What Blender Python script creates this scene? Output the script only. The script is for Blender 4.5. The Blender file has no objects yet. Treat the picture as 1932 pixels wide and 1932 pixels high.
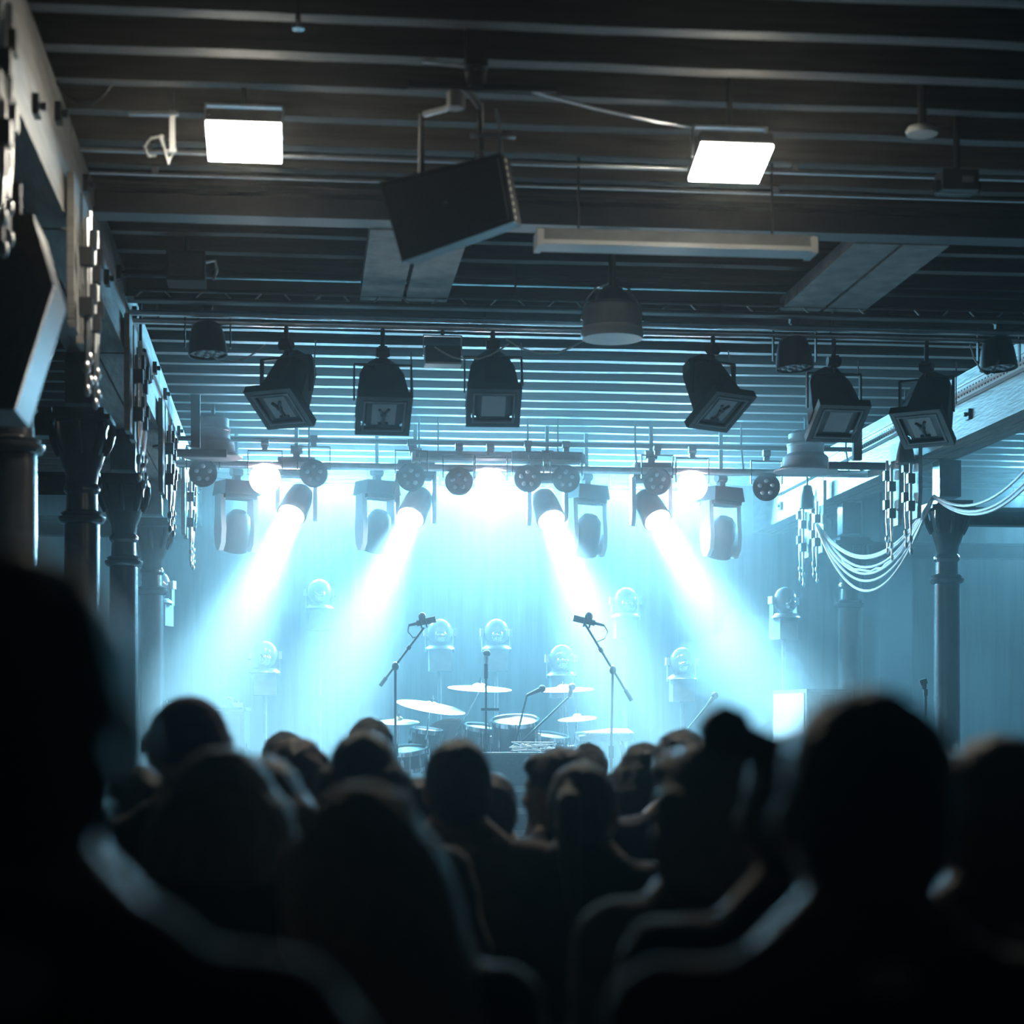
import bpy, bmesh, math, random
from mathutils import Vector, Matrix, Euler, noise
random.seed(7)
SC = bpy.context.scene
COL = SC.collection
pi = math.pi

# ------------------------------------------------------------------ camera, world haze, exposure
F_PX = 3700.0
HOR = 1400.0
PSI = math.atan((966 - 560) / F_PX)
CAM = Vector((0, 0, 1.65))
FW = Vector((math.sin(PSI), math.cos(PSI), 0))
RT = Vector((math.cos(PSI), -math.sin(PSI), 0))
cd = bpy.data.cameras.new('camera')
cam = bpy.data.objects.new('camera', cd); COL.objects.link(cam)
cam.location = CAM
cam.rotation_euler = (pi / 2, 0, -PSI)
cd.sensor_width = 36; cd.sensor_fit = 'HORIZONTAL'
cd.lens = F_PX / 1932 * 36
cd.shift_y = (HOR - 966) / 1932
cd.clip_start = 0.05; cd.clip_end = 100
cd.dof.use_dof = True
cd.dof.focus_distance = 15.0
cd.dof.aperture_fstop = 2.3
SC.camera = cam

W = bpy.data.worlds.new('world'); SC.world = W; W.use_nodes = True
wn = W.node_tree.nodes; wl = W.node_tree.links
wn.clear()
wo = wn.new('ShaderNodeOutputWorld')
bg = wn.new('ShaderNodeBackground'); bg.inputs['Color'].default_value = (0, 0, 0, 1); bg.inputs['Strength'].default_value = 0
wl.new(bg.outputs[0], wo.inputs['Surface'])
vs_ = SC.view_settings
SC.display_settings.display_device = 'sRGB'
vs_.view_transform = 'Standard'; vs_.look = 'None'; vs_.gamma = 1; vs_.use_curve_mapping = False
vs_.exposure = 0.0
SC.cycles.max_bounces = 3; SC.cycles.diffuse_bounces = 2; SC.cycles.glossy_bounces = 2
SC.cycles.volume_bounces = 0; SC.cycles.transmission_bounces = 4
SC.cycles.caustics_reflective = False; SC.cycles.caustics_refractive = False
SC.cycles.sample_clamp_indirect = 3.0
SC.cycles.use_adaptive_sampling = True; SC.cycles.adaptive_threshold = 0.07; SC.cycles.use_light_tree = False

CYAN = (0.18, 0.59, 0.88)
BEAM = (0.34, 0.76, 1.0)
WARM = (1.0, 0.95, 0.80)
# light powers (each lamp is placed inside its fixture further down; the wash is added)
P_BEAM, P_PAR, P_WASH = 250.0, 800.0, 680.0
E_BEAM, E_PAR, E_FLOOD = 110.0, 60.0, 130.0


def at(px, py, d):
    return CAM + FW * d + RT * (d * (px - 966) / F_PX) + Vector((0, 0, d * (HOR - py) / F_PX))


def at_z(px, py, z):
    return at(px, py, (z - CAM.z) * F_PX / (HOR - py))


def at_y(px, py, y):
    return at(px, py, y / (math.cos(PSI) - math.sin(PSI) * (px - 966) / F_PX))


def at_x(px, py, x):
    return at(px, py, x / (math.cos(PSI) * (px - 966) / F_PX + math.sin(PSI)))


# ------------------------------------------------------------------ materials
MATS = {}


def mat(name, col, rough=0.6, metal=0.0, var=0.25, scale=6.0, bump=0.0, bscale=40.0, stretch=(1, 1, 1), sheen=0.0, col2=None, spec=0.5):
    if name in MATS: return MATS[name]
    m = bpy.data.materials.new(name); m.use_nodes = True
    nt = m.node_tree; b = nt.nodes['Principled BSDF']
    tc = nt.nodes.new('ShaderNodeTexCoord'); mp = nt.nodes.new('ShaderNodeMapping')
    mp.inputs['Scale'].default_value = stretch
    nt.links.new(tc.outputs['Object'], mp.inputs['Vector'])
    n = nt.nodes.new('ShaderNodeTexNoise'); n.inputs['Scale'].default_value = scale; n.inputs['Detail'].default_value = 5
    nt.links.new(mp.outputs[0], n.inputs['Vector'])
    r = nt.nodes.new('ShaderNodeValToRGB')
    lo = tuple(c * (1 - var) for c in col)
    hi = col2 if col2 else tuple(min(1, c * (1 + var)) for c in col)
    r.color_ramp.elements[0].position = 0.3; r.color_ramp.elements[1].position = 0.7
    r.color_ramp.elements[0].color = (*lo, 1); r.color_ramp.elements[1].color = (*hi, 1)
    nt.links.new(n.outputs['Fac'], r.inputs['Fac'])
    nt.links.new(r.outputs['Color'], b.inputs['Base Color'])
    b.inputs['Roughness'].default_value = rough; b.inputs['Metallic'].default_value = metal
    b.inputs['Specular IOR Level'].default_value = spec
    if sheen: b.inputs['Sheen Weight'].default_value = sheen
    if bump:
        n2 = nt.nodes.new('ShaderNodeTexNoise'); n2.inputs['Scale'].default_value = bscale; n2.inputs['Detail'].default_value = 4
        nt.links.new(mp.outputs[0], n2.inputs['Vector'])
        bp = nt.nodes.new('ShaderNodeBump'); bp.inputs['Strength'].default_value = bump; bp.inputs['Distance'].default_value = 0.01
        nt.links.new(n2.outputs['Fac'], bp.inputs['Height']); nt.links.new(bp.outputs[0], b.inputs['Normal'])
    MATS[name] = m
    return m


def emit(name, col, strength):
    if name in MATS: return MATS[name]
    m = bpy.data.materials.new(name); m.use_nodes = True
    nt = m.node_tree; nt.nodes.clear()
    o = nt.nodes.new('ShaderNodeOutputMaterial'); e = nt.nodes.new('ShaderNodeEmission')
    e.inputs['Color'].default_value = (*col, 1); e.inputs['Strength'].default_value = strength
    nt.links.new(e.outputs[0], o.inputs['Surface'])
    MATS[name] = m
    return m


M_floor = mat('floor_concrete', (0.05, 0.05, 0.052), 0.5, var=0.3, scale=2, bump=0.2)
M_wall = mat('dark_wall_paint', (0.05, 0.055, 0.06), 0.8, var=0.25, scale=1.5, bump=0.3, bscale=8)
M_back = mat('back_drape', (0.10, 0.11, 0.12), 0.85, var=0.25, scale=2, stretch=(6, 1, 0.3), bump=0.3, bscale=6)
M_deck = mat('ceiling_deck', (0.018, 0.017, 0.016), 0.85, var=0.3, scale=2, stretch=(0.4, 4, 1))
M_joist = mat('joist_timber', (0.088, 0.08, 0.073), 0.6, var=0.4, scale=3, stretch=(0.6, 8, 8), bump=0.4, bscale=10)
M_gird = mat('girder_timber', (0.25, 0.235, 0.215), 0.55, var=0.3, scale=3, stretch=(6, 0.8, 6), bump=0.4, bscale=10)
M_board = mat('pale_board', (0.34, 0.33, 0.31), 0.6, var=0.35, scale=4, stretch=(2, 2, 2), bump=0.3, bscale=14)
M_steel = mat('dark_painted_steel', (0.03, 0.031, 0.034), 0.5, var=0.2, scale=5)
M_iron = mat('cast_iron_paint', (0.028, 0.028, 0.03), 0.26, var=0.25, scale=8, bump=0.15, bscale=30)
M_rod = mat('bright_steel_rod', (0.75, 0.75, 0.76), 0.28, 1.0, var=0.1, scale=20)
M_black = mat('black_powder_coat', (0.018, 0.018, 0.02), 0.5, var=0.2, scale=12)
M_blk2 = mat('black_cabinet_paint', (0.016, 0.016, 0.018), 0.85, var=0.2, scale=30, bump=0.3, bscale=120)
M_grille = mat('speaker_grille', (0.03, 0.03, 0.032), 0.55, 0.3, var=0.5, scale=160)
M_white = mat('white_enamel', (0.80, 0.80, 0.78), 0.4, var=0.06, scale=4)
M_grey = mat('grey_housing', (0.30, 0.31, 0.32), 0.4, var=0.15, scale=10)
M_alu = mat('aluminium', (0.72, 0.73, 0.75), 0.3, 0.9, var=0.1, scale=15)
M_chrome = mat('chrome', (0.85, 0.86, 0.88), 0.12, 1.0, var=0.04, scale=6)
M_brass = mat('cymbal_bronze', (0.92, 0.86, 0.68), 0.34, 0.75, var=0.08, scale=3)
M_skin_d = mat('frosted_panel', (0.85, 0.86, 0.85), 0.35, var=0.05, scale=8)
M_lens = mat('clear_lens', (0.55, 0.57, 0.6), 0.12, 0.3, var=0.1, scale=20)
M_dome = mat('smoked_dome', (0.42, 0.44, 0.46), 0.16, 0.4, var=0.15, scale=6)
M_cable_w = mat('white_cable', (0.85, 0.85, 0.83), 0.45, var=0.05, scale=20)
M_cable_b = mat('black_cable', (0.02, 0.02, 0.022), 0.5, var=0.1, scale=20)
M_ply = mat('brown_plywood', (0.11, 0.065, 0.05), 0.55, var=0.25, scale=3, stretch=(1, 1, 6))
M_stage = mat('stage_deck', (0.09, 0.09, 0.095), 0.4, var=0.3, scale=3, bump=0.1)
M_shell = mat('drum_shell_lacquer', (0.12, 0.14, 0.16), 0.25, var=0.2, scale=6)
M_drumhead = mat('drum_skin', (0.8, 0.8, 0.78), 0.45, var=0.05, scale=6)
M_tolex = mat('amp_tolex', (0.05, 0.05, 0.055), 0.6, var=0.2, scale=90, bump=0.3, bscale=200)
M_cloth = mat('amp_grille_cloth', (0.10, 0.10, 0.11), 0.8, var=0.4, scale=220)
M_foil = mat('sign_plate', (0.7, 0.7, 0.7), 0.5, var=0.05)


# ------------------------------------------------------------------ mesh builder
class MB:
    def __init__(s): s.v = []; s.f = []

    def add(s, vs, fs, M=None):
        o = len(s.v)
        s.v += [(M @ Vector(v) if M else Vector(v)) for v in vs]
        s.f += [tuple(i + o for i in f) for f in fs]
        return s

    def box(s, c, sz, rot=None, t=(1, 1), b=(1, 1)):
        """t / b: xy scale of the top and bottom face"""
        x, y, z = (k / 2 for k in sz)
        vs = [(-x * b[0], -y * b[1], -z), (x * b[0], -y * b[1], -z), (x * b[0], y * b[1], -z), (-x * b[0], y * b[1], -z),
              (-x * t[0], -y * t[1], z), (x * t[0], -y * t[1], z), (x * t[0], y * t[1], z), (-x * t[0], y * t[1], z)]
        fs = [(3, 2, 1, 0), (4, 5, 6, 7), (0, 1, 5, 4), (1, 2, 6, 5), (2, 3, 7, 6), (3, 0, 4, 7)]
        M = Matrix.Translation(Vector(c)) @ (Euler(rot).to_matrix().to_4x4() if rot else Matrix.Identity(4))
        return s.add(vs, fs, M)

    def cyl(s, p0, p1, r0, r1=None, n=12, caps=True):
        p0 = Vector(p0); p1 = Vector(p1); r1 = r0 if r1 is None else r1
        q = (p1 - p0).to_track_quat('Z', 'Y').to_matrix()
        vs = []
        for p, r in ((p0, r0), (p1, r1)):
            for i in range(n):
                a = 2 * pi * i / n
                vs.append(p + q @ Vector((r * math.cos(a), r * math.sin(a), 0)))
        fs = [(i, (i + 1) % n, n + (i + 1) % n, n + i) for i in range(n)]
        if caps: fs += [tuple(range(n - 1, -1, -1)), tuple(range(n, 2 * n))]
        return s.add(vs, fs)

    def tube(s, pts, r, n=6):
        pts = [Vector(p) for p in pts]; vs = []; m = len(pts)
        up = Vector((0.3, 0.2, 1)).normalized()
        for i, p in enumerate(pts):
            d = (pts[min(i + 1, m - 1)] - pts[max(i - 1, 0)]).normalized()
            a = d.cross(up)
            if a.length < 1e-3: a = d.cross(Vector((1, 0, 0)))
            a.normalize(); b = d.cross(a)
            rr = r[i] if isinstance(r, (list, tuple)) else r
            for k in range(n):
                t = 2 * pi * k / n
                vs.append(p + a * (rr * math.cos(t)) + b * (rr * math.sin(t)))
        fs = []
        for i in range(m - 1):
            for k in range(n):
                fs.append((i * n + k, i * n + (k + 1) % n, (i + 1) * n + (k + 1) % n, (i + 1) * n + k))
        fs += [tuple(range(n - 1, -1, -1)), tuple(range((m - 1) * n, m * n))]
        return s.add(vs, fs)

    def lathe(s, prof, n=20, M=None, c=(0, 0, 0)):
        vs = []; fs = []; m = len(prof)
        for r, z in prof:
            for i in range(n):
                a = 2 * pi * i / n
                vs.append((c[0] + r * math.cos(a), c[1] + r * math.sin(a), c[2] + z))
        for j in range(m - 1):
            for i in range(n):
                fs.append((j * n + i, j * n + (i + 1) % n, (j + 1) * n + (i + 1) % n, (j + 1) * n + i))
        if prof[0][0] > 1e-5: fs.append(tuple(range(n - 1, -1, -1)))
        if prof[-1][0] > 1e-5: fs.append(tuple(range((m - 1) * n, m * n)))
        return s.add(vs, fs, M)

    def ell(s, c, r, nu=16, nv=10, rot=None):
        if not isinstance(r, (list, tuple)): r = (r, r, r)
        vs = [(0, 0, -r[2])]
        for j in range(1, nv):
            t = pi * j / nv - pi / 2
            for i in range(nu):
                a = 2 * pi * i / nu
                vs.append((r[0] * math.cos(t) * math.cos(a), r[1] * math.cos(t) * math.sin(a), r[2] * math.sin(t)))
        vs.append((0, 0, r[2])); L = len(vs) - 1
        fs = [(0, 1 + (i + 1) % nu, 1 + i) for i in range(nu)]
        for j in range(nv - 2):
            for i in range(nu):
                a = 1 + j * nu
                fs.append((a + i, a + (i + 1) % nu, a + nu + (i + 1) % nu, a + nu + i))
        a = 1 + (nv - 2) * nu
        fs += [(a + i, a + (i + 1) % nu, L) for i in range(nu)]
        M = Matrix.Translation(Vector(c)) @ (Euler(rot).to_matrix().to_4x4() if rot else Matrix.Identity(4))
        return s.add(vs, fs, M)

    def prism(s, poly, h, M=None):
        """poly in the XZ plane, extruded along +-Y by h/2"""
        n = len(poly)
        vs = [(x, -h / 2, z) for x, z in poly] + [(x, h / 2, z) for x, z in poly]
        fs = [tuple(range(n)), tuple(range(2 * n - 1, n - 1, -1))]
        fs += [((i + 1) % n, i, n + i, n + (i + 1) % n) for i in range(n)]
        return s.add(vs, fs, M)

    def mesh(s, name, m, smooth=True):
        me = bpy.data.meshes.new(name)
        me.from_pydata([tuple(v) for v in s.v], [], s.f)
        bm = bmesh.new(); bm.from_mesh(me); bmesh.ops.recalc_face_normals(bm, faces=bm.faces); bm.to_mesh(me); bm.free()
        if smooth:
            me.shade_smooth(); me.set_sharp_from_angle(angle=0.65)
        me.materials.append(m)
        return me

    def build(s, name, m, parent=None, loc=(0, 0, 0), rot=None, smooth=True):
        o = bpy.data.objects.new(name, s.mesh(name, m, smooth))
        COL.objects.link(o); o.location = loc
        if rot: o.rotation_euler = rot
        if parent: o.parent = parent
        return o


def tag(o, label, cat, group=None):
    o['label'] = label; o['category'] = cat
    if group: o['group'] = group
    return o


def struct(o):
    o['kind'] = 'structure'; return o


def thing(name, label, cat, loc=(0, 0, 0), rot=(0, 0, 0), group=None):
    o = bpy.data.objects.new(name, None); COL.objects.link(o)
    o.empty_display_size = 0.1
    o.location = loc; o.rotation_euler = rot
    return tag(o, label, cat, group)


def link(name, me, parent, loc=(0, 0, 0), rot=None):
    o = bpy.data.objects.new(name, me); COL.objects.link(o); o.parent = parent; o.location = loc
    if rot: o.rotation_euler = rot
    return o


def copy_tree(o, parent=None):
    c = o.copy(); COL.objects.link(c); c.parent = parent
    for ch in list(o.children): copy_tree(ch, c)
    return c


def lamp(name, kind, loc, color, power, target=None, parent=None, size=0.05, spot=None, blend=0.5):
    ld = bpy.data.lights.new(name, kind); ld.color = color; ld.energy = power
    if kind in ('POINT', 'SPOT'): ld.shadow_soft_size = size
    if spot: ld.spot_size = math.radians(spot); ld.spot_blend = blend
    o = bpy.data.objects.new(name, ld); COL.objects.link(o); o.location = loc
    if target is not None:
        o.rotation_euler = (Vector(target) - Vector(loc)).to_track_quat('-Z', 'Y').to_euler()
    return o


ORD = ['first', 'second', 'third', 'fourth', 'fifth', 'sixth', 'seventh', 'eighth', 'ninth', 'tenth']

# ------------------------------------------------------------------ the hall shell
XL, XR, YB, YF = -2.6, 8.6, 20.2, -3.0
ZJ, ZD = 4.30, 4.56          # underside of the joists, underside of the deck
STG = 0.85                   # stage height
YS = 14.7                    # stage front


def slab(name, c, sz, m): return struct(MB().box(c, sz).build(name, m))


slab('floor', ((XL + XR) / 2, (YB + YF) / 2, -0.1), (XR - XL + .4, YB - YF + .4, 0.2), M_floor)
ceil = slab('ceiling', ((XL + XR) / 2, (YB + YF) / 2, ZD + 0.1), (XR - XL + .4, YB - YF + .4, 0.2), M_deck)
slab('wall_left', (XL - 0.1, (YB + YF) / 2, ZD / 2), (0.2, YB - YF, ZD), M_wall)
slab('wall_right', (XR + 0.1, (YB + YF) / 2, ZD / 2), (0.2, YB - YF, ZD), M_wall)
slab('wall_back', ((XL + XR) / 2, YB + 0.1, ZD / 2), (XR - XL, 0.2, ZD), M_back)
slab('wall_front', ((XL + XR) / 2, YF - 0.1, ZD / 2), (XR - XL, 0.2, ZD), M_wall)
slab('wall_pier', (6.12, 19.9, ZD / 2), (0.34, 0.6, ZD), M_wall)

# joists: one shared mesh per small length variation, each joist a part of the ceiling
jm = []
for k in range(3):
    b = MB()
    n = 24; L = XR - XL - 0.02; w = 0.075 + 0.008 * k; h = ZD - ZJ
    rnd = random.Random(40 + k)
    prev = None
    vs = []; fs = []
    for i in range(n + 1):
        x = -L / 2 + L * i / n
        j = rnd.uniform(-.006, .006); jz = rnd.uniform(0, .006)
        vs += [(x, -w / 2 + j, jz), (x, w / 2 + j, jz), (x, w / 2 + j, h), (x, -w / 2 + j, h)]
    for i in range(n):
        for q in range(4):
            fs.append((i * 4 + q, i * 4 + (q + 1) % 4, i * 4 + 4 + (q + 1) % 4, i * 4 + 4 + q))
    fs += [(0, 3, 2, 1), (n * 4, n * 4 + 1, n * 4 + 2, n * 4 + 3)]
    b.add(vs, fs)
    jm.append(b.mesh('joist', M_joist))
JY = []
y = 0.9; k = 0
while y < YB - 0.15:
    JY.append(y + random.uniform(-.02, .02))
    o = link('joist', jm[k % 3], ceil, ((XL + XR) / 2, JY[-1], ZJ))
    y += 0.395; k += 1

def HZ(y):
    """height at which something hanging at depth y meets the joist or the deck"""
    return ZJ + .006 if min(abs(j - y) for j in JY) < .045 else ZD + .002


def on_joist(y): return min(JY, key=lambda j: abs(j - y))


# haze hanging over the stage, thicker towards the lamps
def haze_mat(name, dens, g=0.7):
    m = bpy.data.materials.new(name); m.use_nodes = True; nt = m.node_tree; nt.nodes.clear()
    o = nt.nodes.new('ShaderNodeOutputMaterial'); v = nt.nodes.new('ShaderNodeVolumeScatter')
    v.inputs['Density'].default_value = dens; v.inputs['Anisotropy'].default_value = g
    nt.links.new(v.outputs[0], o.inputs['Volume'])
    m.cycles.volume_sampling = 'EQUIANGULAR'; m.cycles.homogeneous_volume = True
    return m


for (y0, dens, lab) in ((YF + .01, 0.0016, 'thin clear haze filling the whole hall over the crowd'), (13.0, 0.022, 'thick cyan haze hanging over the whole stage')):
    h = MB().box((0, (YB - .004 - y0) / 2, (ZD - .01) / 2), (XR - XL - .01, YB - .004 - y0, ZD - .012)).build('haze', haze_mat('haze', dens, .86 if y0 < 0 else .6), loc=((XL + XR) / 2, y0, .004), smooth=False)
    tag(h, lab, 'haze'); h['kind'] = 'stuff'

# a puff of smoke drifting at stage right
pf = MB(); rp = random.Random(3); pc = at(1385, 1235, 17.0)
for (dx, dy, dz, r) in ((0, 0, 0, .30), (.16, .1, .14, .24), (-.2, 0, -.16, .28), (.3, -.1, -.2, .30), (.05, .1, .28, .14), (.5, .1, -.34, .26), (-.36, .1, -.05, .18), (.1, -.1, -.4, .3)):
    pf.ell((dx, dy, dz), (r, r * .9, r * .85), 20, 14)
SMOKE = (pf, pc)

# stage platform
SX0, SX1 = -1.06, 4.86
st = thing('stage', 'black raised stage platform at the end of the hall behind the crowd', 'stage', ((SX0 + SX1) / 2, YS, 0))
MB().box((0, (YB - YS) / 2, STG - 0.03), (SX1 - SX0, YB - YS - .01, 0.06)).build('stage_deck', M_stage, st)
MB().box((0, 0.02, (STG - .06) / 2), (SX1 - SX0, 0.04, STG - .06)).build('front_panel', M_black, st)

# ------------------------------------------------------------------ transverse steel beams and timber pairs under the joists
def ibeam(name, x0, x1, y, ztop, h, w, label, m=M_steel, group=None):
    L = x1 - x0
    t = thing(name, label, 'beam', ((x0 + x1) / 2, y, ztop - h), group=group)
    MB().box((0, 0, 0.012), (L, w, 0.024)).build('flange', m, t)
    MB().box((0, 0, h - 0.012), (L, w, 0.024)).build('flange', m, t)
    MB().box((0, 0, h / 2), (L, 0.016, h - 0.05)).build('web', m, t)
    return t


Y1b, Y2b = 9.52, 11.25
ibeam('steel_beam', XL + .02, XR - .02, Y1b, ZJ, 0.14, 0.16, 'dark steel crossbeam above the fluorescent batten, nearer of two under the joists')
ibeam('steel_beam', XL + .02, XR - .02, Y2b, ZJ, 0.15, 0.18, 'dark steel crossbeam carrying the row of theatre lanterns under the joists')
# pairs of pale timbers bridging the two crossbeams
for (px0, px1, lab) in ((764, 'left', 'pale double timber strip on the ceiling behind the hanging black loudspeaker'),
                        (1588, 'right', 'pale double timber strip on the ceiling right of the fluorescent batten')):
    p = at_z(px0, 556, 4.155)
    t = thing('timber_strip', lab, 'timber', (p.x, Y1b + .09, 4.155))
    L = Y2b - Y1b - .19
    for s in (-1, 1):
        MB().box((s * 0.128, L / 2, 0.035), (0.235, L, 0.068)).build('board', M_board, t)
# lattice cable truss hanging just below / behind the second beam
def lattice(label, x0, x1, y, z):
    t = thing('lattice_truss', label, 'truss', ((x0 + x1) / 2, y, z))
    L = x1 - x0
    for (yy, zz) in ((0, 0), (0.0, 0.05)):
        MB().cyl((-L / 2, yy, zz), (L / 2, yy, zz), 0.012, n=8).build('chord', M_steel, t)
    n = int(L / 0.33)
    zz = MB().cyl((0, 0, 0), (0.05, 0, 0.05), 0.005, n=6).mesh('lacing', M_alu)
    z2 = MB().cyl((0.165, 0, 0.05), (0.215, 0, 0), 0.005, n=6).mesh('lacing', M_alu)
    for i in range(n):
        link('lacing', zz, t, (-L / 2 + i * .33, 0, 0)); link('lacing', z2, t, (-L / 2 + i * .33, 0, 0))
    for i in range(4):
        x = -L / 2 + .3 + i * (L - .6) / 3
        MB().cyl((x, 0, 0.05), (x, 0, HZ(y) - z), 0.006, n=6).build('drop_rod', M_steel, t)


lattice('slim dark lattice truss with short diagonal lacing above the lantern pipes', -0.9, 5.2, 11.06, 4.115)

# two bright pipes carrying the lanterns
Y_P = 11.55
Z_P = at_y(966, 622, Y_P).z
for i, (dz, dy, lab) in enumerate(((0.035, -.06, 'thin bright steel pipe, upper of the two above the theatre lanterns'),
                                   (0.0, 0.0, 'thin bright steel pipe from which the theatre lanterns hang'))):
    t = thing('lighting_pipe', lab, 'pipe', (2.1, Y_P + dy, Z_P + dz))
    MB().cyl((-3.1, 0, 0), (3.3, 0, 0), 0.017, n=10).build('pipe', M_alu, t)
    for x in (-2.9, -1.0, 1.1, 3.1):
        MB().cyl((x, 0, 0.017), (x, 0, HZ(Y_P + dy) - Z_P - dz), 0.006, n=6).build('drop_rod', M_steel, t)

# ------------------------------------------------------------------ columns, girders, column-head rods
XCL, XCR = -1.20, 5.00
YCL = [5.86, 8.53, 11.22, 13.90, 16.58]
YCR = [12.02, 14.72, 17.42]
Z_RING, Z_CAP = 2.90, 3.30
Z_G0, Z_G1 = 3.84, ZJ


def column_meshes():
    d = {}
    d['shaft'] = MB().lathe([(0.14, 0), (0.14, .05), (0.108, .1), (0.098, 2.86), (0.096, Z_RING + .02)], 28).mesh('shaft', M_iron)
    d['ring'] = MB().lathe([(0.096, -.03), (0.12, -.02), (0.132, 0), (0.132, .012), (0.11, .02), (0.118, .035), (0.09, .05)], 28).mesh('ring', M_iron)
    d['neck'] = MB().lathe([(0.088, .05), (0.084, .14), (0.10, .16), (0.10, .18), (0.086, .2), (0.092, .26), (0.11, .3), (0.125, .35), (0.13, .37)], 28).mesh('neck', M_iron)
    cap = MB()
    for i in range(8):
        a = i * pi / 4
        c, s = math.cos(a), math.sin(a)
        pts = [(0.12 * c, 0.12 * s, 0), (0.145 * c, 0.145 * s, 0.05), (0.165 * c, 0.165 * s, 0.11), (0.17 * c, 0.17 * s, 0.17)]
        cap.tube(pts, [0.022, 0.024, 0.022, 0.016], 8)
    cap.lathe([(0.12, 0), (0.135, .08), (0.14, .14), (0.15, .17)], 20)
    d['capital'] = cap.mesh('capital', M_iron)
    d['abacus'] = MB().box((0, 0, 0.015), (0.34, 0.34, 0.03)).box((0, 0, .045), (0.28, 0.40, 0.03)).mesh('abacus', M_iron)
    d['post_head'] = MB().box((0, 0, 0), (0.17, 0.17, Z_G0 - 3.56)).mesh('post_head', M_iron)
    return d


CMESH = column_meshes()


def column(x, y, label, group):
    t = thing('iron_column', label, 'column', (x, y, 0), group=group)
    link('shaft', CMESH['shaft'], t)
    link('ring', CMESH['ring'], t, (0, 0, Z_RING))
    link('neck', CMESH['neck'], t, (0, 0, Z_RING))
    link('capital', CMESH['capital'], t, (0, 0, Z_RING + .36))
    link('abacus', CMESH['abacus'], t, (0, 0, Z_RING + .54))
    link('post_head', CMESH['post_head'], t, (0, 0, (Z_G0 + Z_RING + .6) / 2 + .01))
    return t


labsL = ['slim cast iron column hidden behind the nearest left head', 'nearest fully visible slim iron column along the left wall',
         'slim iron column, second visible along the left wall', 'slim iron column, third visible along the left wall',
         'slim iron column beside the amplifier cabinet at stage left, farthest on the left']
for i, yy in enumerate(YCL):
    if i == 0: continue
    column(XCL, yy, labsL[i], 'iron columns')
labsR = ['', 'slim iron column at right under the swagged white cables, nearer of two', 'slim iron column behind the swagged white cables, farther of two at right']
for i, yy in enumerate(YCR):
    if i == 0: continue
    column(XCR, yy, labsR[i], 'iron columns')

# girders: one bay each, double timber with bolt blocks
def girder(x, y0, y1, side, label):
    x += side * .08
    t = thing('timber_girder', label, 'girder', (x, (y0 + y1) / 2, Z_G0))
    L = y1 - y0 - .03; h = Z_G1 - Z_G0 - .001
    for s in (-1, 1):
        MB().box((s * 0.085, 0, h / 2), (0.155, L, h)).build('timber', M_gird, t)
    bl = MB().box((0, 0, 0), (0.03, 0.075, 0.075)).mesh('bolt_plate', M_black)
    nt_ = MB().cyl((-.02, 0, 0), (.02, 0, 0), 0.016, n=6).mesh('bolt', M_steel)
    for (fy, fz) in ((-.32, .72), (.05, .3), (.3, .7)):
        link('bolt_plate', bl, t, (side * 0.172, fy * L, fz * h))
        link('bolt', nt_, t, (side * 0.19, fy * L, fz * h))
    return t


gl = ['nearest', 'second', 'third', 'fourth']
ylist = [3.2] + YCL
for i in range(len(ylist) - 1):
    nm = ['wide pale timber girder above the left loudspeaker, nearest bay', 'grey timber girder over the near left columns with square bolt plates',
          'cyan lit timber girder over the left columns, third bay from the front', 'cyan lit timber girder over the left columns, fourth bay',
          'farthest timber girder bay over the left columns by the stage'][i]
    girder(XCL, ylist[i], ylist[i + 1], 1, nm)
girder(XCL, YCL[-1], YB - .02, 1, 'timber girder bay over the left side of the stage')
yl = [9.3] + YCR + [YB - .02]
for i in range(len(yl) - 1):
    nm = ['timber girder bay out at the right edge nearest the camera', 'pale timber girder at the right edge above the white cables',
          'pale timber girder behind the inverted T hanger at right', 'timber girder bay at right beside the stage lamps'][i]
    girder(XCR, yl[i], yl[i + 1], -1, nm)

# pale perforated light strips on the right girder
hole = MB().cyl((0, 0, 0), (0, 0, 0.004), 0.006, n=6).mesh('hole', M_steel)
for (y0, y1, lab) in ((12.2, 14.45, 'white perforated light strip on the girder at the right edge'),
                      (14.95, 17.2, 'white perforated light strip behind the inverted T hanger'),
                      (17.6, 19.0, 'short white strip on the farthest right girder by the bell pendant')):
    t = thing('light_strip', lab, 'light strip', (XCR - .28, (y0 + y1) / 2, 4.13))
    L = y1 - y0
    MB().box((0, 0, 0), (0.05, L, 0.085)).box((0, 0, .05), (0.07, L, 0.012)).build('housing', M_white, t)
    dots = MB()
    n = int(L / .06)
    for i in range(n):
        for zz in (-.02, .016):
            dots.box((-.026, -L / 2 + .04 + i * .06, zz), (0.004, 0.018, 0.010))
    d = dots.build('perforations', M_steel, t); d['kind'] = 'stuff'
    MB().box((0, -L / 2 - .006, 0), (0.052, .012, .09)).build('end_cap', M_grey, t)
    MB().box((0, L / 2 + .006, 0), (0.052, .012, .09)).build('end_cap', M_grey, t)

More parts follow.
